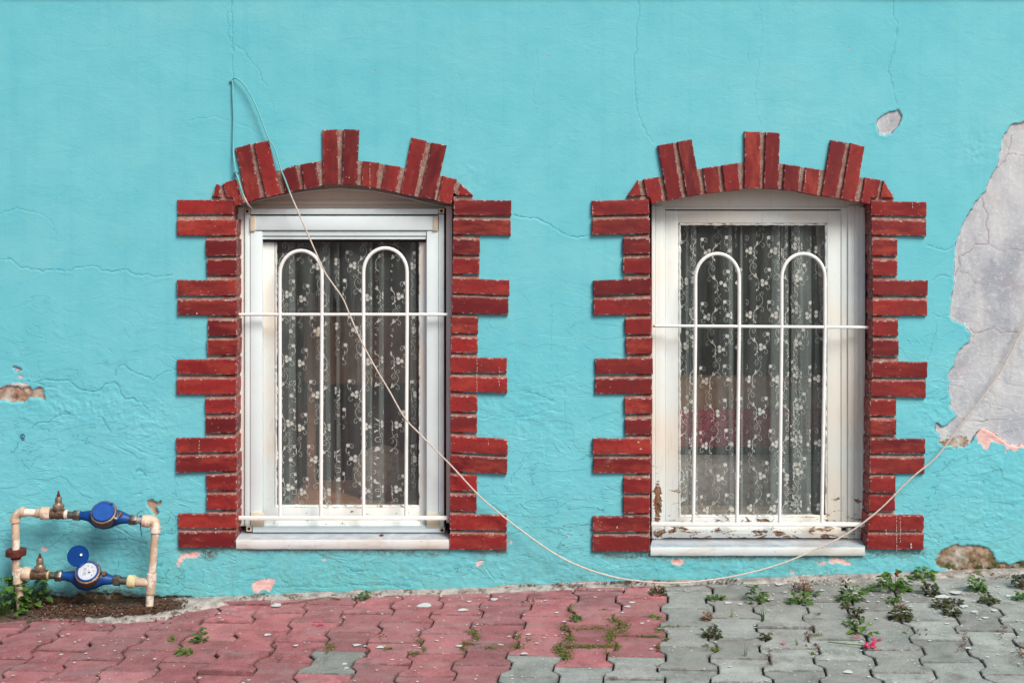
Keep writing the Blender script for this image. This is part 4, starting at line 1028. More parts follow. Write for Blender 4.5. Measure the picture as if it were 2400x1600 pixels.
PP('hex_nut', [([(172.5,1207),(174.5,1207),(186,1207.5),(188,1207.6)], [11.5, 13.2, 13.2, 11.5])], M_NICK, seg=6, ph=.3)
PP('hex_nut', [([(130,1348.5),(132,1348.6),(144.5,1349),(146.5,1349)], [11.5, 13.2, 13.2, 11.5])], M_NICK, seg=6, ph=.1)
PP('hex_nut', [([(304,1217.3),(306,1217.4),(319,1218),(321,1218.2)], [11.5, 13, 13, 11.5])], M_NICK, seg=6, ph=.2)
PP('hex_nut', [([(265.5,1358.6),(267.5,1358.7),(280,1359.2),(282,1359.3)], [11.5, 13.2, 13.2, 11.5])], M_NICK, seg=6, ph=.5)
PP('nipple', [([(320,1218.3),(335,1219)], 8)], M_LEAD); PP('nipple', [([(281,1359.5),(301,1361)], 8.8)], M_NICK)
PP('coupling', [([(333.5,1219.6),(336,1219.7),(351,1221),(354,1221.2)], [12, 14.2, 14.2, 12.5])], M_PVC, seg=20)
PP('coupling', [([(53,1342.5),(55.5,1342.6),(71,1344.4),(73.5,1344.5)], [13, 15, 15, 13.5])], M_PVC, seg=20)
PP('coupling', [([(299,1361.5),(301.5,1361.6),(315.5,1362.6),(318,1362.8)], [13, 15.2, 15.2, 12])], simple('yellowed_coupling', (.55, .50, .30), .5, dirt=(.2, .19, .12), dirt_at=.58), seg=20)
PP('elbow', [(arcp((354,1219),(366,1216),(364.5,1240)), 11), ([(364.5,1234),(363.8,1246)], 12.2)], M_PVC)
PP('pipe', [([(363.5,1245),(356,1346)], 9)], M_PVC)
PP('tee', [([(356,1343),(352.5,1389)], 11.4), ([(316,1362.6),(352,1365)], 10), ([(316,1362.6),(326,1363)], 11), ([(352.6,1384),(352.2,1389)], 12)], M_PVC)
PP('pipe', [([(352,1387),(349,1434),(348,1450)], 9)], M_PVC)
PP('elbow', [([(43,1331),(43,1334),(42,1362),(42.5,1365)], [8, 11.4, 11.4, 12]), ([(43,1342),(54,1342.6)], 9.5)], M_PVC)
PP('pipe', [([(43,1363),(45,1390),(51,1448)], 9)], M_PVC)
PP('cable_tie', [([(328,1209),(330,1207),(331.5,1214),(330,1229),(327.5,1227),(328,1209)], 1.3), ([(329.5,1228),(330,1240),(332.5,1258)], [1.4, 1.1, .8])], M_LID, seg=6)

def meter(pts, rad, hc, hr, lab, closed):
    root = empty('water_meter', Q(*hc)); setp(root, lab, 'water meter')
    o0 = Vector(root.location)
    body = PP('body', [(pts, rad)], M_BLUE, root, 24)
    el = math.radians(43); ax = Vector((.10, -math.cos(el), math.sin(el))).normalized()
    c = Q(*hc) + Vector((0, 0, -.006))
    def lathe(name, prof, mat, parent, seg=32):
        bm = bmesh.new(); tube(bm, [c + ax * (d * K) for d, r in prof], [r * K for d, r in prof], seg, name in ('lid', 'dial'), 0.0, ax)
        o = bm_obj(name, bm, mat, parent, True, None, 22); off = Vector((0, 0, 0)); b = parent
        while b is not None: off += Vector(b.location); b = b.parent
        o.data.transform(Matrix.Translation(-off)); return o
    ring = lathe('brass_ring', [(2, hr - 3), (5, hr - 1), (13, hr), (22, hr), (26, hr - 1.5), (26.5, hr - 5), (24, hr - 5.5)], M_BRASS, root)
    sx = ax.cross(Vector((0, 0, 1))).normalized() * -1; sy = ax.cross(sx) * -1
    if sy.z < 0: sy = -sy
    if sx.x < 0: sx = -sx
    if closed:
        lid = lathe('lid', [(24, hr - 5.6), (30, hr - 5.6), (31.5, hr - 7), (31.5, hr - 10), (30.7, hr - 10.4)], M_LID, root)
        bm = bmesh.new(); p = c + ax * (31 * K) + sx * (.66 * (hr - 5) * K) + sy * (.66 * (hr - 5) * K); bmesh.ops.create_cube(bm, size=5.5 * K, matrix=Matrix.Translation(p - o0))
        bm_obj('lid_tab', bm, M_LID, root)
    else:
        lathe('rim', [(24, hr - 5.6), (30, hr - 5.6), (30.5, hr - 6.5), (30.5, hr - 8.5), (28, hr - 9)], M_LID, root)
        dial = lathe('dial', [(24, hr - 9), (28.2, hr - 9)], M_DIAL, root)
        dc = c + ax * (28.6 * K)
        def mark(name, u, v, w_, h_, mat):
            p = dc + sx * (u * K) + sy * (v * K)
            vs = [p + sx * (a * w_ * K) + sy * (b * h_ * K) - o0 for a, b in ((-.5, -.5), (.5, -.5), (.5, .5), (-.5, .5))]
            return mesh_obj(name, vs, [(0, 1, 2, 3)], mat, dial)
        dial_off = Vector(dial.location)
        bmq = []; vsI = []; fsI = []; vsR = []; fsR = []
        def add(u, v, w_, h_, red=False, ang=0.0):
            V_, F_ = (vsR, fsR) if red else (vsI, fsI); b0 = len(V_)
            for a, b in ((-.5, -.5), (.5, -.5), (.5, .5), (-.5, .5)):
                x = a * w_; y = b * h_; V_.append(dc + sx * ((u + x * math.cos(ang) - y * math.sin(ang)) * K) + sy * ((v + x * math.sin(ang) + y * math.cos(ang)) * K) - o0)
            F_.append((b0, b0 + 1, b0 + 2, b0 + 3))
        # five-figure counter, read sideways: 00185
        segm = {'0': 'abcdef', '1': 'bc', '8': 'abcdefg', '5': 'acdfg'}
        for q, chs in enumerate('00185'):
            v0 = 7.6 - q * 3.9; u0 = -6.5
            pos = {'a': (1.6, 0, 'v'), 'd': (-1.6, 0, 'v'), 'g': (0, 0, 'v'), 'b': (.8, -.95, 'h'), 'c': (-.8, -.95, 'h'), 'f': (.8, .95, 'h'), 'e': (-.8, .95, 'h')}
            for s_ in segm[chs]:
                uu, vv, o_ = pos[s_]; add(u0 + uu, v0 + vv, .5 if o_ == 'v' else 1.7, 1.9 if o_ == 'v' else .5)
        for i in range(11): add(-3.2, 9.5 - i * 2, .35, 2.1); add(-9.8, 9.5 - i * 2, .35, 2.1)
        add(4.5, -2.5, 3.6, 3.6); add(4.5, -2.5, 3.6, 3.6, ang=.78)
        for i, (u, v) in enumerate(((0, 13), (9, 10), (13, 1), (10.5, -9))): add(u, v, 2.4, 2.4, True, .3 * i)
        for i in range(5): add(1.5, 4 - i * 2.6, 1.0, 1.4)
        for i in range(36):
            a = i * math.pi / 18; add(16.5 * math.cos(a) * 1.0, 16.5 * math.sin(a), 1.3, .35, ang=a)
        mesh_obj('printing', vsI, fsI, M_INK, root); mesh_obj('pointer', vsR, fsR, M_INKR, root)
        # open lid, hinged at the upper left of the rim
        hp = c + ax * (31 * K) + (-sx * .62 + sy * .62) * ((hr - 6) * K)
        ld = (Q(179.5, 1299) - Q(190, 1319)); ld = Vector((ld.x, .010, ld.z)).normalized()
        nrm = Vector((.50, -.86, .10)); nrm = (nrm - ld * nrm.dot(ld)).normalized()
        cc = hp + ld * ((hr - 7) * K)
        bm = bmesh.new(); tube(bm, [cc - nrm * .0028, cc - nrm * .0020, cc + nrm * .0016, cc + nrm * .0022, cc + nrm * .0010], [(hr - 7) * K, (hr - 5.6) * K, (hr - 5.6) * K, (hr - 7.5) * K, (hr - 8) * K], 28, True, 0.0, nrm)
        lid = bm_obj('open_lid', bm, simple('shaded_blue_plastic', (.002, .035, .17), .75, spec=.08, var=.1, scale=20, bump=.05), root, True, None, 15); lid.data.transform(Matrix.Translation(-o0))  # darker lid blue paints in the shade on its inner side
        bm = bmesh.new(); p = cc + nrm * .0026 + Vector((.010, 0, .003)); tube(bm, [p, p + nrm * .002], .0042, 12); o = bm_obj('sticker', bm, simple('white_sticker', (.7, .72, .7), .5), root); o.data.transform(Matrix.Translation(-o0))
        bm = bmesh.new(); tube(bm, [hp - sx * .006 - sy * .006, hp + sx * .006 + sy * .006], .0032, 8); o = bm_obj('hinge', bm, M_LID, root); o.data.transform(Matrix.Translation(-o0))
    return root, c, ax
m1, c1, ax1 = meter([(186,1207.6),(195,1207.8),(210,1208.5),(218,1210),(229,1213),(244,1214.5),(258,1213.5),(270,1212),(284,1212.5),(296,1215),(305,1217.2)], [9.5, 10, 13, 17, 22.5, 25, 23.5, 20, 15, 11.5, 9.8], (246, 1208), 30.5,
      'blue water meter with its round lid shut, the upper of two', True)
m2, c2, ax2 = meter([(145.5,1349),(155,1349),(170,1350.5),(180,1353),(190,1357),(204,1358),(218,1357),(230,1356),(244,1355),(256,1357.5),(266,1358.6)], [9.5, 10.5, 13, 17, 22.5, 25, 23, 19.5, 15, 11.5, 9.8], (209, 1347), 30,
      'blue water meter with its lid open over a white dial, the lower of two', False)
for root, (sx_, sy_), (lx, ly) in ((m1, (284, 1206.5), (271, 1214)), (m2, (246, 1344), (222, 1357))):
    o0 = Vector(root.location)
    bm = bmesh.new(); a = W(sx_, sy_, YP - .010); tube(bm, [a + Vector((0, .008, -.004)), a + Vector((0, -.010, .006))], .0078, 10); o = bm_obj('seal_screw', bm, M_BRASS, root); o.data.transform(Matrix.Translation(-o0))
    b = W(lx, ly, YP - .040); a2 = a + Vector((0, -.012, .006))
    bm = bmesh.new(); tube(bm, curve_pts([a2, (a2 + b) / 2 + Vector((0, -.004, -.004)), b], 5), .0007, 5); bm2 = bm
    o = bm_obj('seal_wire', bm2, M_LEAD, root); o.data.transform(Matrix.Translation(-o0))
    bm = bmesh.new(); tube(bm, [b + Vector((-.006, 0, .002)), b + Vector((-.004, 0, .001)), b + Vector((.004, 0, -.001)), b + Vector((.006, 0, -.002))], [.002, .0042, .0042, .002], 10); o = bm_obj('lead_seal', bm, M_LEAD, root); o.data.transform(Matrix.Translation(-o0))

# ------------------------------------------------------------------ cement fillet, soil and litter at the wall's foot
FOOT = []
def foot_lift(px, y):
    z = 0
    for e_, h_, md in FOOT:
        if e_[0][0] <= px <= e_[-1][0]:
            y1 = G(px, np.interp(px, [p[0] for p in e_], [p[1] for p in e_])).y; t = min(1, max(0, (.012 - y) / (.012 - y1)))
            if t < 1: z = max(z, (np.interp(px, [p[0] for p in h_], [p[1] for p in h_]) * S + .0035) * (1 - t) ** 1.3 + .006 * math.sin(math.pi * t) * (1 + md))
    return z
def foot_strip(name, px_edge, h_wall, mat, seed, mound=0.0, jag=.004):
    FOOT.append((px_edge, h_wall, mound))
    pts = []
    x_a, x_b = px_edge[0][0], px_edge[-1][0]; n = int((x_b - x_a) / 4); m = 9
    vs = []; fs = []
    for i in range(n + 1):
        px = x_a + (x_b - x_a) * i / n
        py = np.interp(px, [p[0] for p in px_edge], [p[1] for p in px_edge]); e = G(px, py)
        y1 = min(-.03, e.y + jag * mnoise.noise(Vector((px / 9, seed, 0))) + jag * 1.6 * mnoise.noise(Vector((px / 35, seed, 4))))
        x = (px - 1200) * S
        hw = np.interp(px, [p[0] for p in h_wall], [p[1] for p in h_wall]) * S
        for k in range(m + 1):
            t = k / m; y = .012 + (y1 - .012) * t; xx = x * (D0 + y) / D0
            z = gz(xx) + (hw + .0035) * (1 - t) ** 1.3 + .006 * math.sin(math.pi * t) * (1 + mound) - (.006 if k == m else 0) - .0015 * t
            z += (.0016 + .003 * mound) * mnoise.noise(Vector((px / 14, y * 60, seed))) * (1 - .5 * t) + .0010 * (1 + mound * 2) * mnoise.noise(Vector((px / 4, y * 160, seed)))
            vs.append((xx, y, z))
    for i in range(n):
        for k in range(m): a = i * (m + 1) + k; fs.append((a, a + m + 1, a + m + 2, a + 1))
    o = mesh_obj(name, vs, fs, mat, None, True); return setp(o, kind='structure')
foot_strip('cement_fillet', [(395,1424),(425,1434),(470,1424),(530,1414),(600,1410),(680,1407),(760,1405),(840,1399),(900,1397),(1000,1394),(1200,1389),(1330,1382),(1440,1379),(1560,1376),(1680,1371),(1800,1367),(2000,1364),(2200,1356),(2400,1352),(2700,1345)],
           [(395, 0), (440, 3), (900, 3), (1500, 3), (2200, 4), (2700, 4)], M_CEM, 3.3)
foot_strip('soil_strip', [(-120,1475),(0,1462),(70,1453),(120,1449),(210,1451),(300,1453),(370,1448),(420,1436),(470,1415),(490,1404)], [(-120, 4), (90, 2), (200, 0), (330, 2), (420, 1), (475, 0)], M_SOIL, 7.7, .1, .010)
vs, fs = [], []
up_ = [(205,1452),(260,1449),(300,1446),(335,1442),(370,1436),(405,1430),(440,1424)]; dn_ = [(200,1455),(260,1457),(300,1458),(335,1456),(370,1453),(405,1449),(446,1436)]
for i in range(61):
    x = 200 + 245 * i / 60; a = np.interp(x, [p[0] for p in up_], [p[1] for p in up_]); b = np.interp(x, [p[0] for p in dn_], [p[1] for p in dn_])
    for k in range(7):
        t = k / 6; p = G(x, a + (b - a) * t + 2.4 * mnoise.noise(Vector((x / 13, t * 1.5, 2))) + 1.2 * mnoise.noise(Vector((x / 4, t * 2, 7))), 0); p.z += (.008 + .006 * mnoise.noise(Vector((x / 22, 3, 3)))) * math.sin(math.pi * min(1, t * .8 + .15)) - (.012 if k in (0, 6) else 0) + .0025 * mnoise.noise(Vector((x / 9, k * .8, 5))); vs.append(p)
for i in range(60):
    for k in range(6): a = i * 7 + k; fs.append((a + 1, a + 8, a + 7, a))
setp(mesh_obj('cement_patch', vs, fs, M_CEM, None, True), kind='structure')
# litter: dry bits, chips and twigs
M_LIT = leaf_material('dry_litter', (.045, .02, .014), (.17, .085, .05)); M_CHIP = simple('pale_chips', (.58, .56, .53), .8, var=.2)
def litter(name, mat, spots, size, flat=.4, up=.004):
    vs, fs = [], []
    for (px, py, sx, sy, n) in spots:
        for _ in range(n):
            p = G(px + R.gauss(0, sx), py + R.gauss(0, sy), up)
            if p.y > -.006: p.y = -.006 - R.random() * .01
            p.z += foot_lift(1200 + FPX * p.x / (D0 + p.y), p.y)
            s = size * R.uniform(.4, 1.4); a = R.uniform(0, math.pi * 2); e = R.uniform(.25, 1)
            ux = Vector((math.cos(a), math.sin(a), R.uniform(-flat, flat))) * s; uy = Vector((-math.sin(a), math.cos(a), R.uniform(-flat, flat))) * s * e
            b0 = len(vs); k = 5
            for q in range(k):
                t = 2 * math.pi * q / k + R.uniform(-.3, .3); vs.append(p + ux * math.cos(t) + uy * math.sin(t) + Vector((0, 0, R.uniform(0, size * .5))))
            fs.append(tuple(range(b0, b0 + k)))
    return setp(mesh_obj(name, vs, fs, mat), kind='stuff')
litter('leaf_litter', M_LIT, [(120,1425,40,12,500),(180,1430,60,9,700),(260,1432,70,9,700),(360,1427,34,10,700),(390,1412,18,6,90),(330,1440,30,5,110),(1246,1373,12,3,40),(1330,1376,30,2,70),(1470,1369,30,3,140),(1540,1367,20,2,30),(1700,1365,25,3,50),(1960,1362,60,4,60),(610,1400,12,3,30),(2380,1350,30,3,60),
   (1325,1475,6,5,16),(1240,1410,10,4,14),(1905,1475,5,5,14),(1893,1495,4,10,22),(1915,1515,5,8,18),(2262,1492,5,10,26),(2255,1515,6,6,20),(2352,1475,6,10,26),(2395,1530,8,12,40),(2160,1478,8,6,16),(1805,1535,4,10,18),(1917,1440,5,6,10),(640,1520,6,8,20),(655,1540,5,6,12),(858,1530,5,8,16),(895,1490,6,6,14)], .0042)
litter('pale_chips', M_CHIP, [(160,1432,70,8,60),(300,1440,60,6,40),(395,1410,14,5,16),(1000,1400,300,3,50),(1800,1368,200,3,60),(2000,1362,60,4,40),(1500,1382,100,3,25)], .0032, .2)
# flat paint drips on the pavers
vs, fs = [], []
def fleck(px, py, r, asp=1.0):
    p = G(px, py, .0022)
    b0 = len(vs); k = 11; a0 = R.uniform(0, 6)
    for q in range(k):
        t = 2 * math.pi * q / k; rr_ = r * (1 + .18 * math.sin(3 * t + a0) + R.uniform(-.1, .1)); x = p.x + rr_ * asp * math.cos(t); y = p.y + rr_ * math.sin(t)
        vs.append((x, y, gz(x) + .0036))
    fs.append(tuple(range(b0, b0 + k)))
for px, py, r in ((995,1418,.022),(1085,1429,.013),(1100,1409,.008),(648,1418,.016),(627,1487,.010),(694,1512,.007),(836,1511,.010),(891,1516,.011),(1076,1513,.008),(1482,1411,.008),(1471,1421,.009),(1505,1460,.006),(1519,1455,.005),(1305,1435,.006),(1229,1531,.008),(1238,1486,.006),(1827,1369,.010),(1995,1380,.012),(1927,1383,.007),(1988,1574,.011),(2270,1518,.007),(2285,1433,.010),(2310,1447,.008),(2000,1455,.008),(2220,1461,.006),(808,1555,.007),(812,1565,.006),(1158,1404,.012),(1322,1456,.005),(1706,1412,.011),(1735,1415,.008),(2210,1398,.018),(2240,1388,.014),(2300,1378,.012),(2260,1420,.010),(2367,1396,.012),(2330,1430,.009)):
    fleck(px, py, r, R.uniform(1.0, 1.4))
for _ in range(420):
    y = R.random() ** 1.4; px = R.uniform(-40, 2440); fleck(px, 1392 + y * 210 + (30 if px < 600 else 0), R.choice((.0016, .002, .0025, .0032, .0042)), R.uniform(.8, 1.6))
for _ in range(110): fleck(R.gauss(2170, 170), 1374 + abs(R.gauss(0, 26)), R.uniform(.0015, .0048), R.uniform(1, 1.8))
setp(mesh_obj('paint_drips', vs, fs, simple('dried_paint', (.52, .55, .55), .8, var=.1)), kind='stuff')

# ------------------------------------------------------------------ weeds
def leaf_geo(p, d, up, L, Wd, fold=.25, droop=.25):
    s = d.cross(up).normalized(); n = s.cross(d).normalized()
    out = []
    for t, w in ((0, .12), (.3, .85), (.55, 1.0), (.8, .6), (1, .03)):
        c = p + d * (L * t) - n * (droop * L * t * t)
        out.append((c - s * (Wd * w / 2) + n * (fold * Wd * w), c, c + s * (Wd * w / 2) + n * (fold * Wd * w)))
    v = [x for r in out for x in r]; f = []
    for i in range(4):
        a = i * 3; f += [(a, a + 1, a + 4, a + 3), (a + 1, a + 2, a + 5, a + 4)]
    return v, f
_lm = {}
def weed(px, py, wpx, hpx, mat, label, n=26, leaf=11, indiv=False, group='weeds growing in the pavement joints', upright=.5):
    base = G(px, py, -.004); k = (D0 + base.y) / FPX
    w = wpx * k / 2; hh = hpx * k; root = empty('weed', base); setp(root, label, 'weed', group)
    sb = bmesh.new(); lv, lf = [], []
    n = int(n * (1.4 if indiv else 1.8)); leaf *= 1.12; wpx *= .9; hpx *= .85
    for i in range(n):
        a = 2 * math.pi * i / n * 2.4 + R.uniform(-.4, .4); rr_ = math.sqrt(R.random()); zz = hh * R.uniform(.05, 1) * (1 - .45 * rr_ * rr_)
        tip = Vector((math.cos(a) * rr_ * w, math.sin(a) * rr_ * w * .7, zz))
        L = leaf * k * R.uniform(.7, 1.3)
        d = Vector((math.cos(a) * .8, math.sin(a) * .8 - .25, R.uniform(-.15, .5))).normalized()
        if i % 4 == 0: tube(sb, [Vector((tip.x * .1, tip.y * .1, 0)), Vector((tip.x * .5, tip.y * .5, zz * .6)), tip], [.0011, .0009, .0006], 5)
        if indiv:
            key = (mat, round(L, 3))
            if key not in _lm:
                v, f = leaf_geo(Vector((0, 0, 0)), Vector((1, 0, 0)), Vector((0, 0, 1)), L, L * .72)
                m_ = bpy.data.meshes.new('leaf'); m_.from_pydata([tuple(q) for q in v], [], f); m_.materials.append(M_LEAF[mat]); m_.polygons.foreach_set('use_smooth', [True] * len(f)); _lm[key] = m_
            o = bpy.data.objects.new('leaf', _lm[key]); o.location = tip
            o.rotation_euler = (R.uniform(-.5, .5), -math.asin(max(-.9, min(.9, d.z))), math.atan2(d.y, d.x)); link(o, root)
        else:
            v, f = leaf_geo(tip, d, Vector((R.uniform(-.4, .4), R.uniform(-.4, .1), 1)), L, L * .75); b0 = len(lv); lv += v; lf += [tuple(q + b0 for q in ff) for ff in f]
    bm_obj('stems', sb, M_LEAF['brown' if mat in ('dark', 'brown') else mat], root, False)
    if lv: mesh_obj('leaves', lv, lf, M_LEAF[mat], root, True)
    return root
weed(8, 1448, 90, 105, 'green', 'large bushy green weed at the foot of the left water pipe', 62, 19, True, None)
weed(70, 1430, 70, 85, 'green', 'leafy green weed behind the bent left water pipe', 34, 18, True, None)
weed(852, 1407, 30, 22, 'green', 'small green weed at the wall foot below the left window', 18, 8)
weed(468, 1505, 30, 36, 'green', 'upright leafy weed among red pavers right of the water meters', 20, 9)
weed(432, 1533, 38, 18, 'bright', 'low bright weed in a red paver joint, in front of the upright leafy weed', 30, 6)
weed(404, 1502, 18, 12, 'bright', 'tiny sprig in a red paver joint left of the upright leafy weed', 10, 6)
weed(1543, 1396, 34, 22, 'dark', 'dark withered weed where red pavers meet grey by the wall', 34, 8)
weed(1775, 1412, 46, 44, 'green', 'round-leaved green weed below the right window, left of the middle', 24, 12, True)
weed(1680, 1408, 32, 16, 'green', 'flat green weed between first grey pavers under the right window', 22, 8)
weed(1350, 1457, 24, 14, 'green', 'small green tuft among red pavers between the windows', 16, 8)
weed(1536, 1450, 26, 10, 'bright', 'clover-like sprig at the edge of the red pavers', 14, 8)
weed(1657, 1456, 22, 26, 'brown', 'dried brown seed head in the first grey joint', 22, 7)
weed(1668, 1496, 38, 30, 'dark', 'purplish dark weed in a grey joint below the dried seed head', 30, 9)
weed(1796, 1500, 20, 22, 'dark', 'small dark weed in a grey joint below the grass tuft', 18, 7)
weed(1883, 1388, 40, 30, 'brown', 'reddish dry weed with fine sprigs below the right window', 40, 6)
weed(1872, 1414, 52, 26, 'green', 'wide low green weed just below the reddish dry one', 34, 9)
weed(1905, 1398, 24, 14, 'green', 'green side sprig right of the wide low weed', 9, 9)
weed(1994, 1408, 48, 36, 'green', 'dense green weed with a leaning sprig under the right sill end', 40, 11, True)
weed(2030, 1388, 30, 18, 'green', 'leaning green sprig beside the dense weed', 8, 13)
weed(2096, 1384, 66, 48, 'green', 'largest green weed by the wall, with a red bud', 44, 14, True)
bm = bmesh.new(); b = G(2103, 1384) ; bb = W(2103, 1343, b.y); bmesh.ops.create_uvsphere(bm, u_segments=8, v_segments=6, radius=.004, matrix=Matrix.Translation(bb)); tube(bm, [b, bb], .0008, 5)
setp(bm_obj('red_bud', bm, M_REDP), 'tiny red bud above the largest weed by the wall', 'flower bud')
weed(2163, 1358, 52, 30, 'bright', 'bright green weed tight against the wall near the mossy patch', 44, 10, True)
weed(2180, 1394, 36, 32, 'dark', 'dull weed with reaching sprigs below the bright wall weed', 30, 9)
weed(2094, 1414, 30, 18, 'green', 'small green weed below the largest one', 20, 8)
weed(2112, 1453, 46, 32, 'dark', 'dark round clump in a grey joint below the small green weed', 52, 9)
weed(2008, 1450, 26, 28, 'dark', 'dark reddish weed in a joint left of the dark round clump', 24, 8)
weed(1984, 1426, 20, 14, 'dark', 'small dark weed in the joint under the dense green one', 14, 7)
weed(2112, 1426, 18, 16, 'brown', 'dry sprig above the dark round clump', 12, 6)
weed(2204, 1424, 34, 24, 'dark', 'dark weed leftmost of three clustered near the right edge', 34, 8)
weed(2238, 1418, 36, 16, 'dark', 'dark weed topmost of three clustered near the right edge', 26, 8)
weed(2231, 1444, 38, 22, 'dark', 'dark weed lowest of three clustered near the right edge', 38, 8)
weed(2290, 1388, 36, 42, 'green', 'bushy green weed left of the last paver joint', 32, 10)
weed(2318, 1414, 40, 16, 'dark', 'flat dark weed below the bushy green one', 32, 8)
weed(2394, 1378, 38, 36, 'dark', 'dark weed cut by the right edge of the view', 34, 9)
weed(2394, 1408, 34, 22, 'green', 'green weed under the dark one at the right edge', 26, 9)
weed(1994, 1468, 26, 18, 'green', 'small weed with thin twigs above the fresh seedling', 14, 8)
weed(2028, 1488, 44, 30, 'bright', 'fresh seedling with broad bright leaves above the fallen flower', 7, 22, True)
weed(1246, 1375, 26, 30, 'brown', 'thin dry sprig against the wall between the windows', 12, 7)
# grass tufts
def grass(px, py, h, n, label):
    b = G(px, py); vs = []; fs = []
    for i in range(n):
        a = R.uniform(-1, 1); L = h * S * R.uniform(.6, 1.1); w = .0011; x0 = R.uniform(-.004, .004)
        for j in range(4):
            t = j / 3; c = Vector((x0 + a * L * .35 * t * t, R.uniform(-.001, .001), L * t)); ww = w * (1 - t * .9)
            vs += [c - Vector((ww, 0, 0)), c + Vector((ww, 0, 0))]
        b0 = len(vs) - 8
        for j in range(3): fs.append((b0 + 2 * j, b0 + 2 * j + 1, b0 + 2 * j + 3, b0 + 2 * j + 2))
    o = mesh_obj('grass_tuft', vs, fs, M_LEAF['green'], loc=b); setp(o, label, 'grass tuft', 'grass tufts in the grey joints')
grass(1748, 1537, 36, 3, 'two long thin grass blades in the grey paving below the right window'); grass(1715, 1446, 30, 3, 'faint thin grass blades near the first grey pavers')
grass(1788, 1453, 34, 9, 'thickest grass tuft in a grey joint'); grass(1867, 1512, 18, 5, 'short grass tuft by the pink petal')
# moss in joints
vs, fs = [], []
for (px, py, sx, sy, n) in [(1440,1454,11,5,120),(1447,1478,16,8,260),(1466,1465,6,6,80),(1430,1488,8,5,90),(1322,1470,8,5,50),(1335,1497,8,8,120),(1311,1520,8,8,110),(1330,1535,9,8,120),(1523,1490,14,2,70),(1545,1476,9,5,80),(1378,1514,30,2.5,200),(1335,1515,8,3,40),(1420,1515,14,3,60),
  (1430,1500,5,10,60),(1445,1515,4,8,50),(1361,1472,14,3,50),(1403,1471,10,4,50),(1211,1513,10,5,90),(1215,1490,5,4,30),(1108,1480,9,3,50),(1117,1494,5,6,60),(1100,1507,10,3,60),(1084,1520,4,5,30),(1152,1517,11,2.5,50),(972,1531,7,3,40),(983,1501,6,4,30),(993,1520,3,5,30),(911,1519,7,2,30),(775,1515,5,6,40),(765,1526,4,4,20),
  (1570,1468,14,2,40),(1544,1515,4,4,30),(1560,1498,5,3,30),(1677,1521,8,3,50),(1416,1427,6,2,20),(1337,1425,4,8,40),(1912,1487,8,2,30),(1830,1465,5,3,16),(1655,1511,5,2,20),(1905,1530,3,3,14),(2122,1481,4,3,16),(1424,1531,5,4,20),(1239,1497,6,4,16)]:
    for _ in range(int(n * 2.4)):
        p = G(px + R.gauss(0, sx), py + R.gauss(0, sy * .8), R.uniform(-.003, .006)); a = R.uniform(0, 6.3); L = R.uniform(.003, .0065)
        v, f = leaf_geo(p, Vector((math.cos(a), math.sin(a), R.uniform(0, 1))).normalized(), Vector((R.uniform(-.5, .5), R.uniform(-.5, .5), 1)), L, L * .7)
        b0 = len(vs); vs += v; fs += [tuple(q + b0 for q in ff) for ff in f]
setp(mesh_obj('moss', vs, fs, M_LEAF['moss'], None, True), kind='stuff')
# fallen flowers and petals
def petals(name, px, py, n, sp, L, mat, label, stem=None, group=None):
    base = G(px, py, .004); root = empty(name, base); setp(root, label, 'flower', group)
    for i in range(n):
        a = R.uniform(0, 6.3); q = Vector((R.gauss(0, sp), R.gauss(0, sp * .8), R.uniform(0, .006)))
        v, f = leaf_geo(q, Vector((math.cos(a), math.sin(a), R.uniform(-.1, .6))).normalized(), Vector((0, R.uniform(-.5, .5), 1)), L * R.uniform(.7, 1.2), L * .55)
        mesh_obj('petal', v, f, mat, root, True)
    if stem:
        bm = bmesh.new(); tube(bm, curve_pts([G(*s, .006) - base for s in stem], 5), .0016, 6); bm_obj('stem', bm, M_LEAF['bright'], root)
    return root
petals('fallen_flower', 2040, 1514, 14, .012, .020, M_MAG, 'magenta fallen flower with a long green stem on the grey pavers', [(1941,1503),(1965,1506),(1995,1509),(2025,1511)])
petals('fallen_flower', 2009, 1494, 4, .007, .014, M_MAG, 'loose magenta blossom just above the stemmed fallen flower')
petals('fallen_flower', 2057, 1499, 3, .006, .018, M_MAG, 'pointed magenta bud right of the stemmed fallen flower')
petals('fallen_petal', 1833, 1508, 5, .004, .010, M_MAG, 'small pink petal on the grey pavers left of the short grass tuft')
petals('fallen_petal', 750, 1463, 9, .010, .012, M_MAG, 'crushed magenta petal on the red pavers below the left window')
petals('fallen_petal', 1542, 1523, 3, .003, .010, M_REDP, 'bright red petal where red pavers meet grey')
bm = bmesh.new(); tube(bm, [p for p in curve_pts([G(660,1414,.006), G(700,1409,.008), G(750,1401,.008), G(780,1400,.008), G(797,1404,.005)], 5)], [.0022] * 21, 6)
setp(bm_obj('dry_twig', bm, M_LEAF['brown']), 'dry brown twig lying along the wall foot below the left window', 'twig')
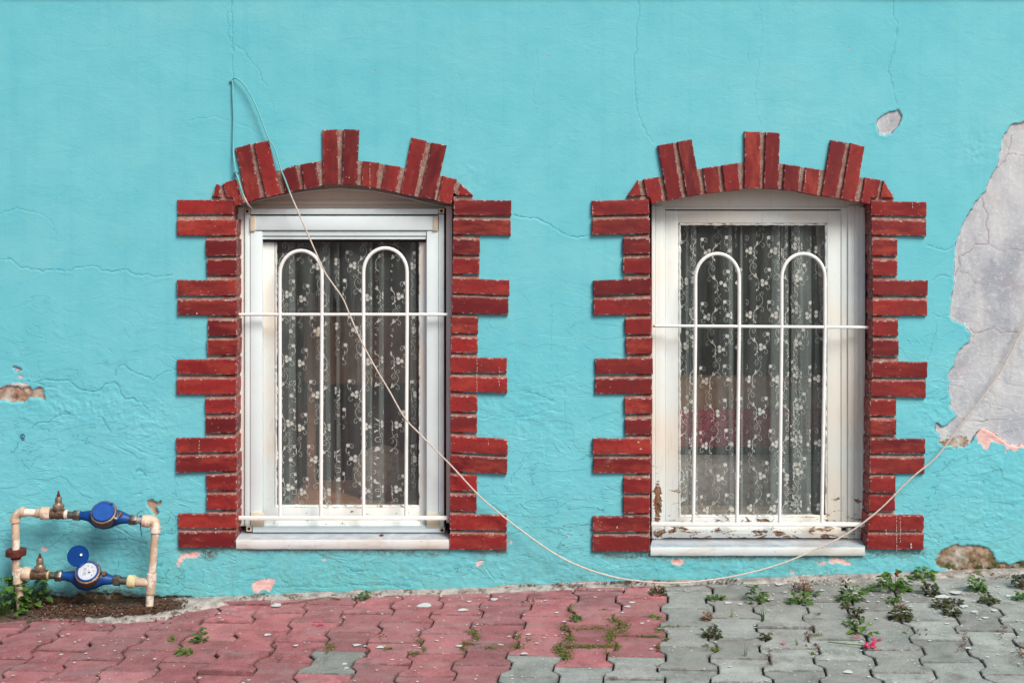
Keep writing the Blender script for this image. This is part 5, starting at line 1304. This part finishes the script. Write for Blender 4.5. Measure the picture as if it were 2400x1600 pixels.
bm = bmesh.new(); c = W(894, 1255, .03); bmesh.ops.create_icosphere(bm, subdivisions=2, radius=.0085, matrix=Matrix.Translation(c))
for v in bm.verts: v.co.z = c.z + (v.co.z - c.z) * .7 + .0015 * mnoise.noise(v.co * 300)
setp(bm_obj('rusty_lump', bm, M_RUST), 'small brown rusty lump on the left window sill', 'debris')
bm = bmesh.new()
for pts in ([(47,1026),(49,1018),(55,1017),(58,1022),(54,1027),(50,1024),(54,1018)], [(50,1027),(54,1031),(57,1028),(54,1024),(50,1029)]):
    tube(bm, curve_pts([W(x, y, -.0022) for x, y in pts], 4), .0010, 5)
bm_obj('ink_mark', bm, simple('blue_ink', (.03, .10, .20), .6), wall)
bm = bmesh.new(); tube(bm, curve_pts([W(x, y, -.0018) for x, y in ((44, 1035), (41, 1040), (42, 1045), (36, 1050), (34, 1056), (28, 1059), (26, 1053))], 4), .0007, 4)
bm_obj('scribble', bm, simple('faint_ink', (.07, .30, .42), .6), wall)
def drips(parent, items):
    vs, fs = [], []
    for (x, y0, y1, w) in items:
        y = y0
        while y < y1:
            L = R.uniform(2, 7); c = W(x + R.uniform(-.6, .6), y + L / 2, YF - .0025); b0 = len(vs)
            for q in range(7):
                t = 2 * math.pi * q / 7; vs.append((c.x + math.cos(t) * w * .7 * S * R.uniform(.6, 1.1), c.y + .0003 * math.sin(q), c.z + math.sin(t) * L / 2 * S))
            fs.append(tuple(range(b0, b0 + 7))); y += L + R.uniform(.5, 5)
    o = mesh_obj('paint_splashes', vs, fs, simple('splashed_paint', (.50, .36, .34), .7, var=.1), parent); o['kind'] = 'stuff'
drips(sur2, [(2101.5,1210,1290,1.4),(2110,1212,1272,1.3),(2077,1240,1250,2),(2136,1272,1282,3.2),(2041,1125,1129,2.4),(1446,1232,1236,2.4),(1888,398,425,1.4),(2139,476,484,1.2),(1496,1034,1040,4),(1502,1050,1053,5),(1390,488,500,2)])
drips(sur1, [(506,1236,1248,2.2),(867,383,440,1.2),(467,1031,1062,1.3),(1118,836,920,1.2),(1144,1030,1040,1.2),(461,732,736,3),(1170,860,905,1.2)])
print('pavers', npav)
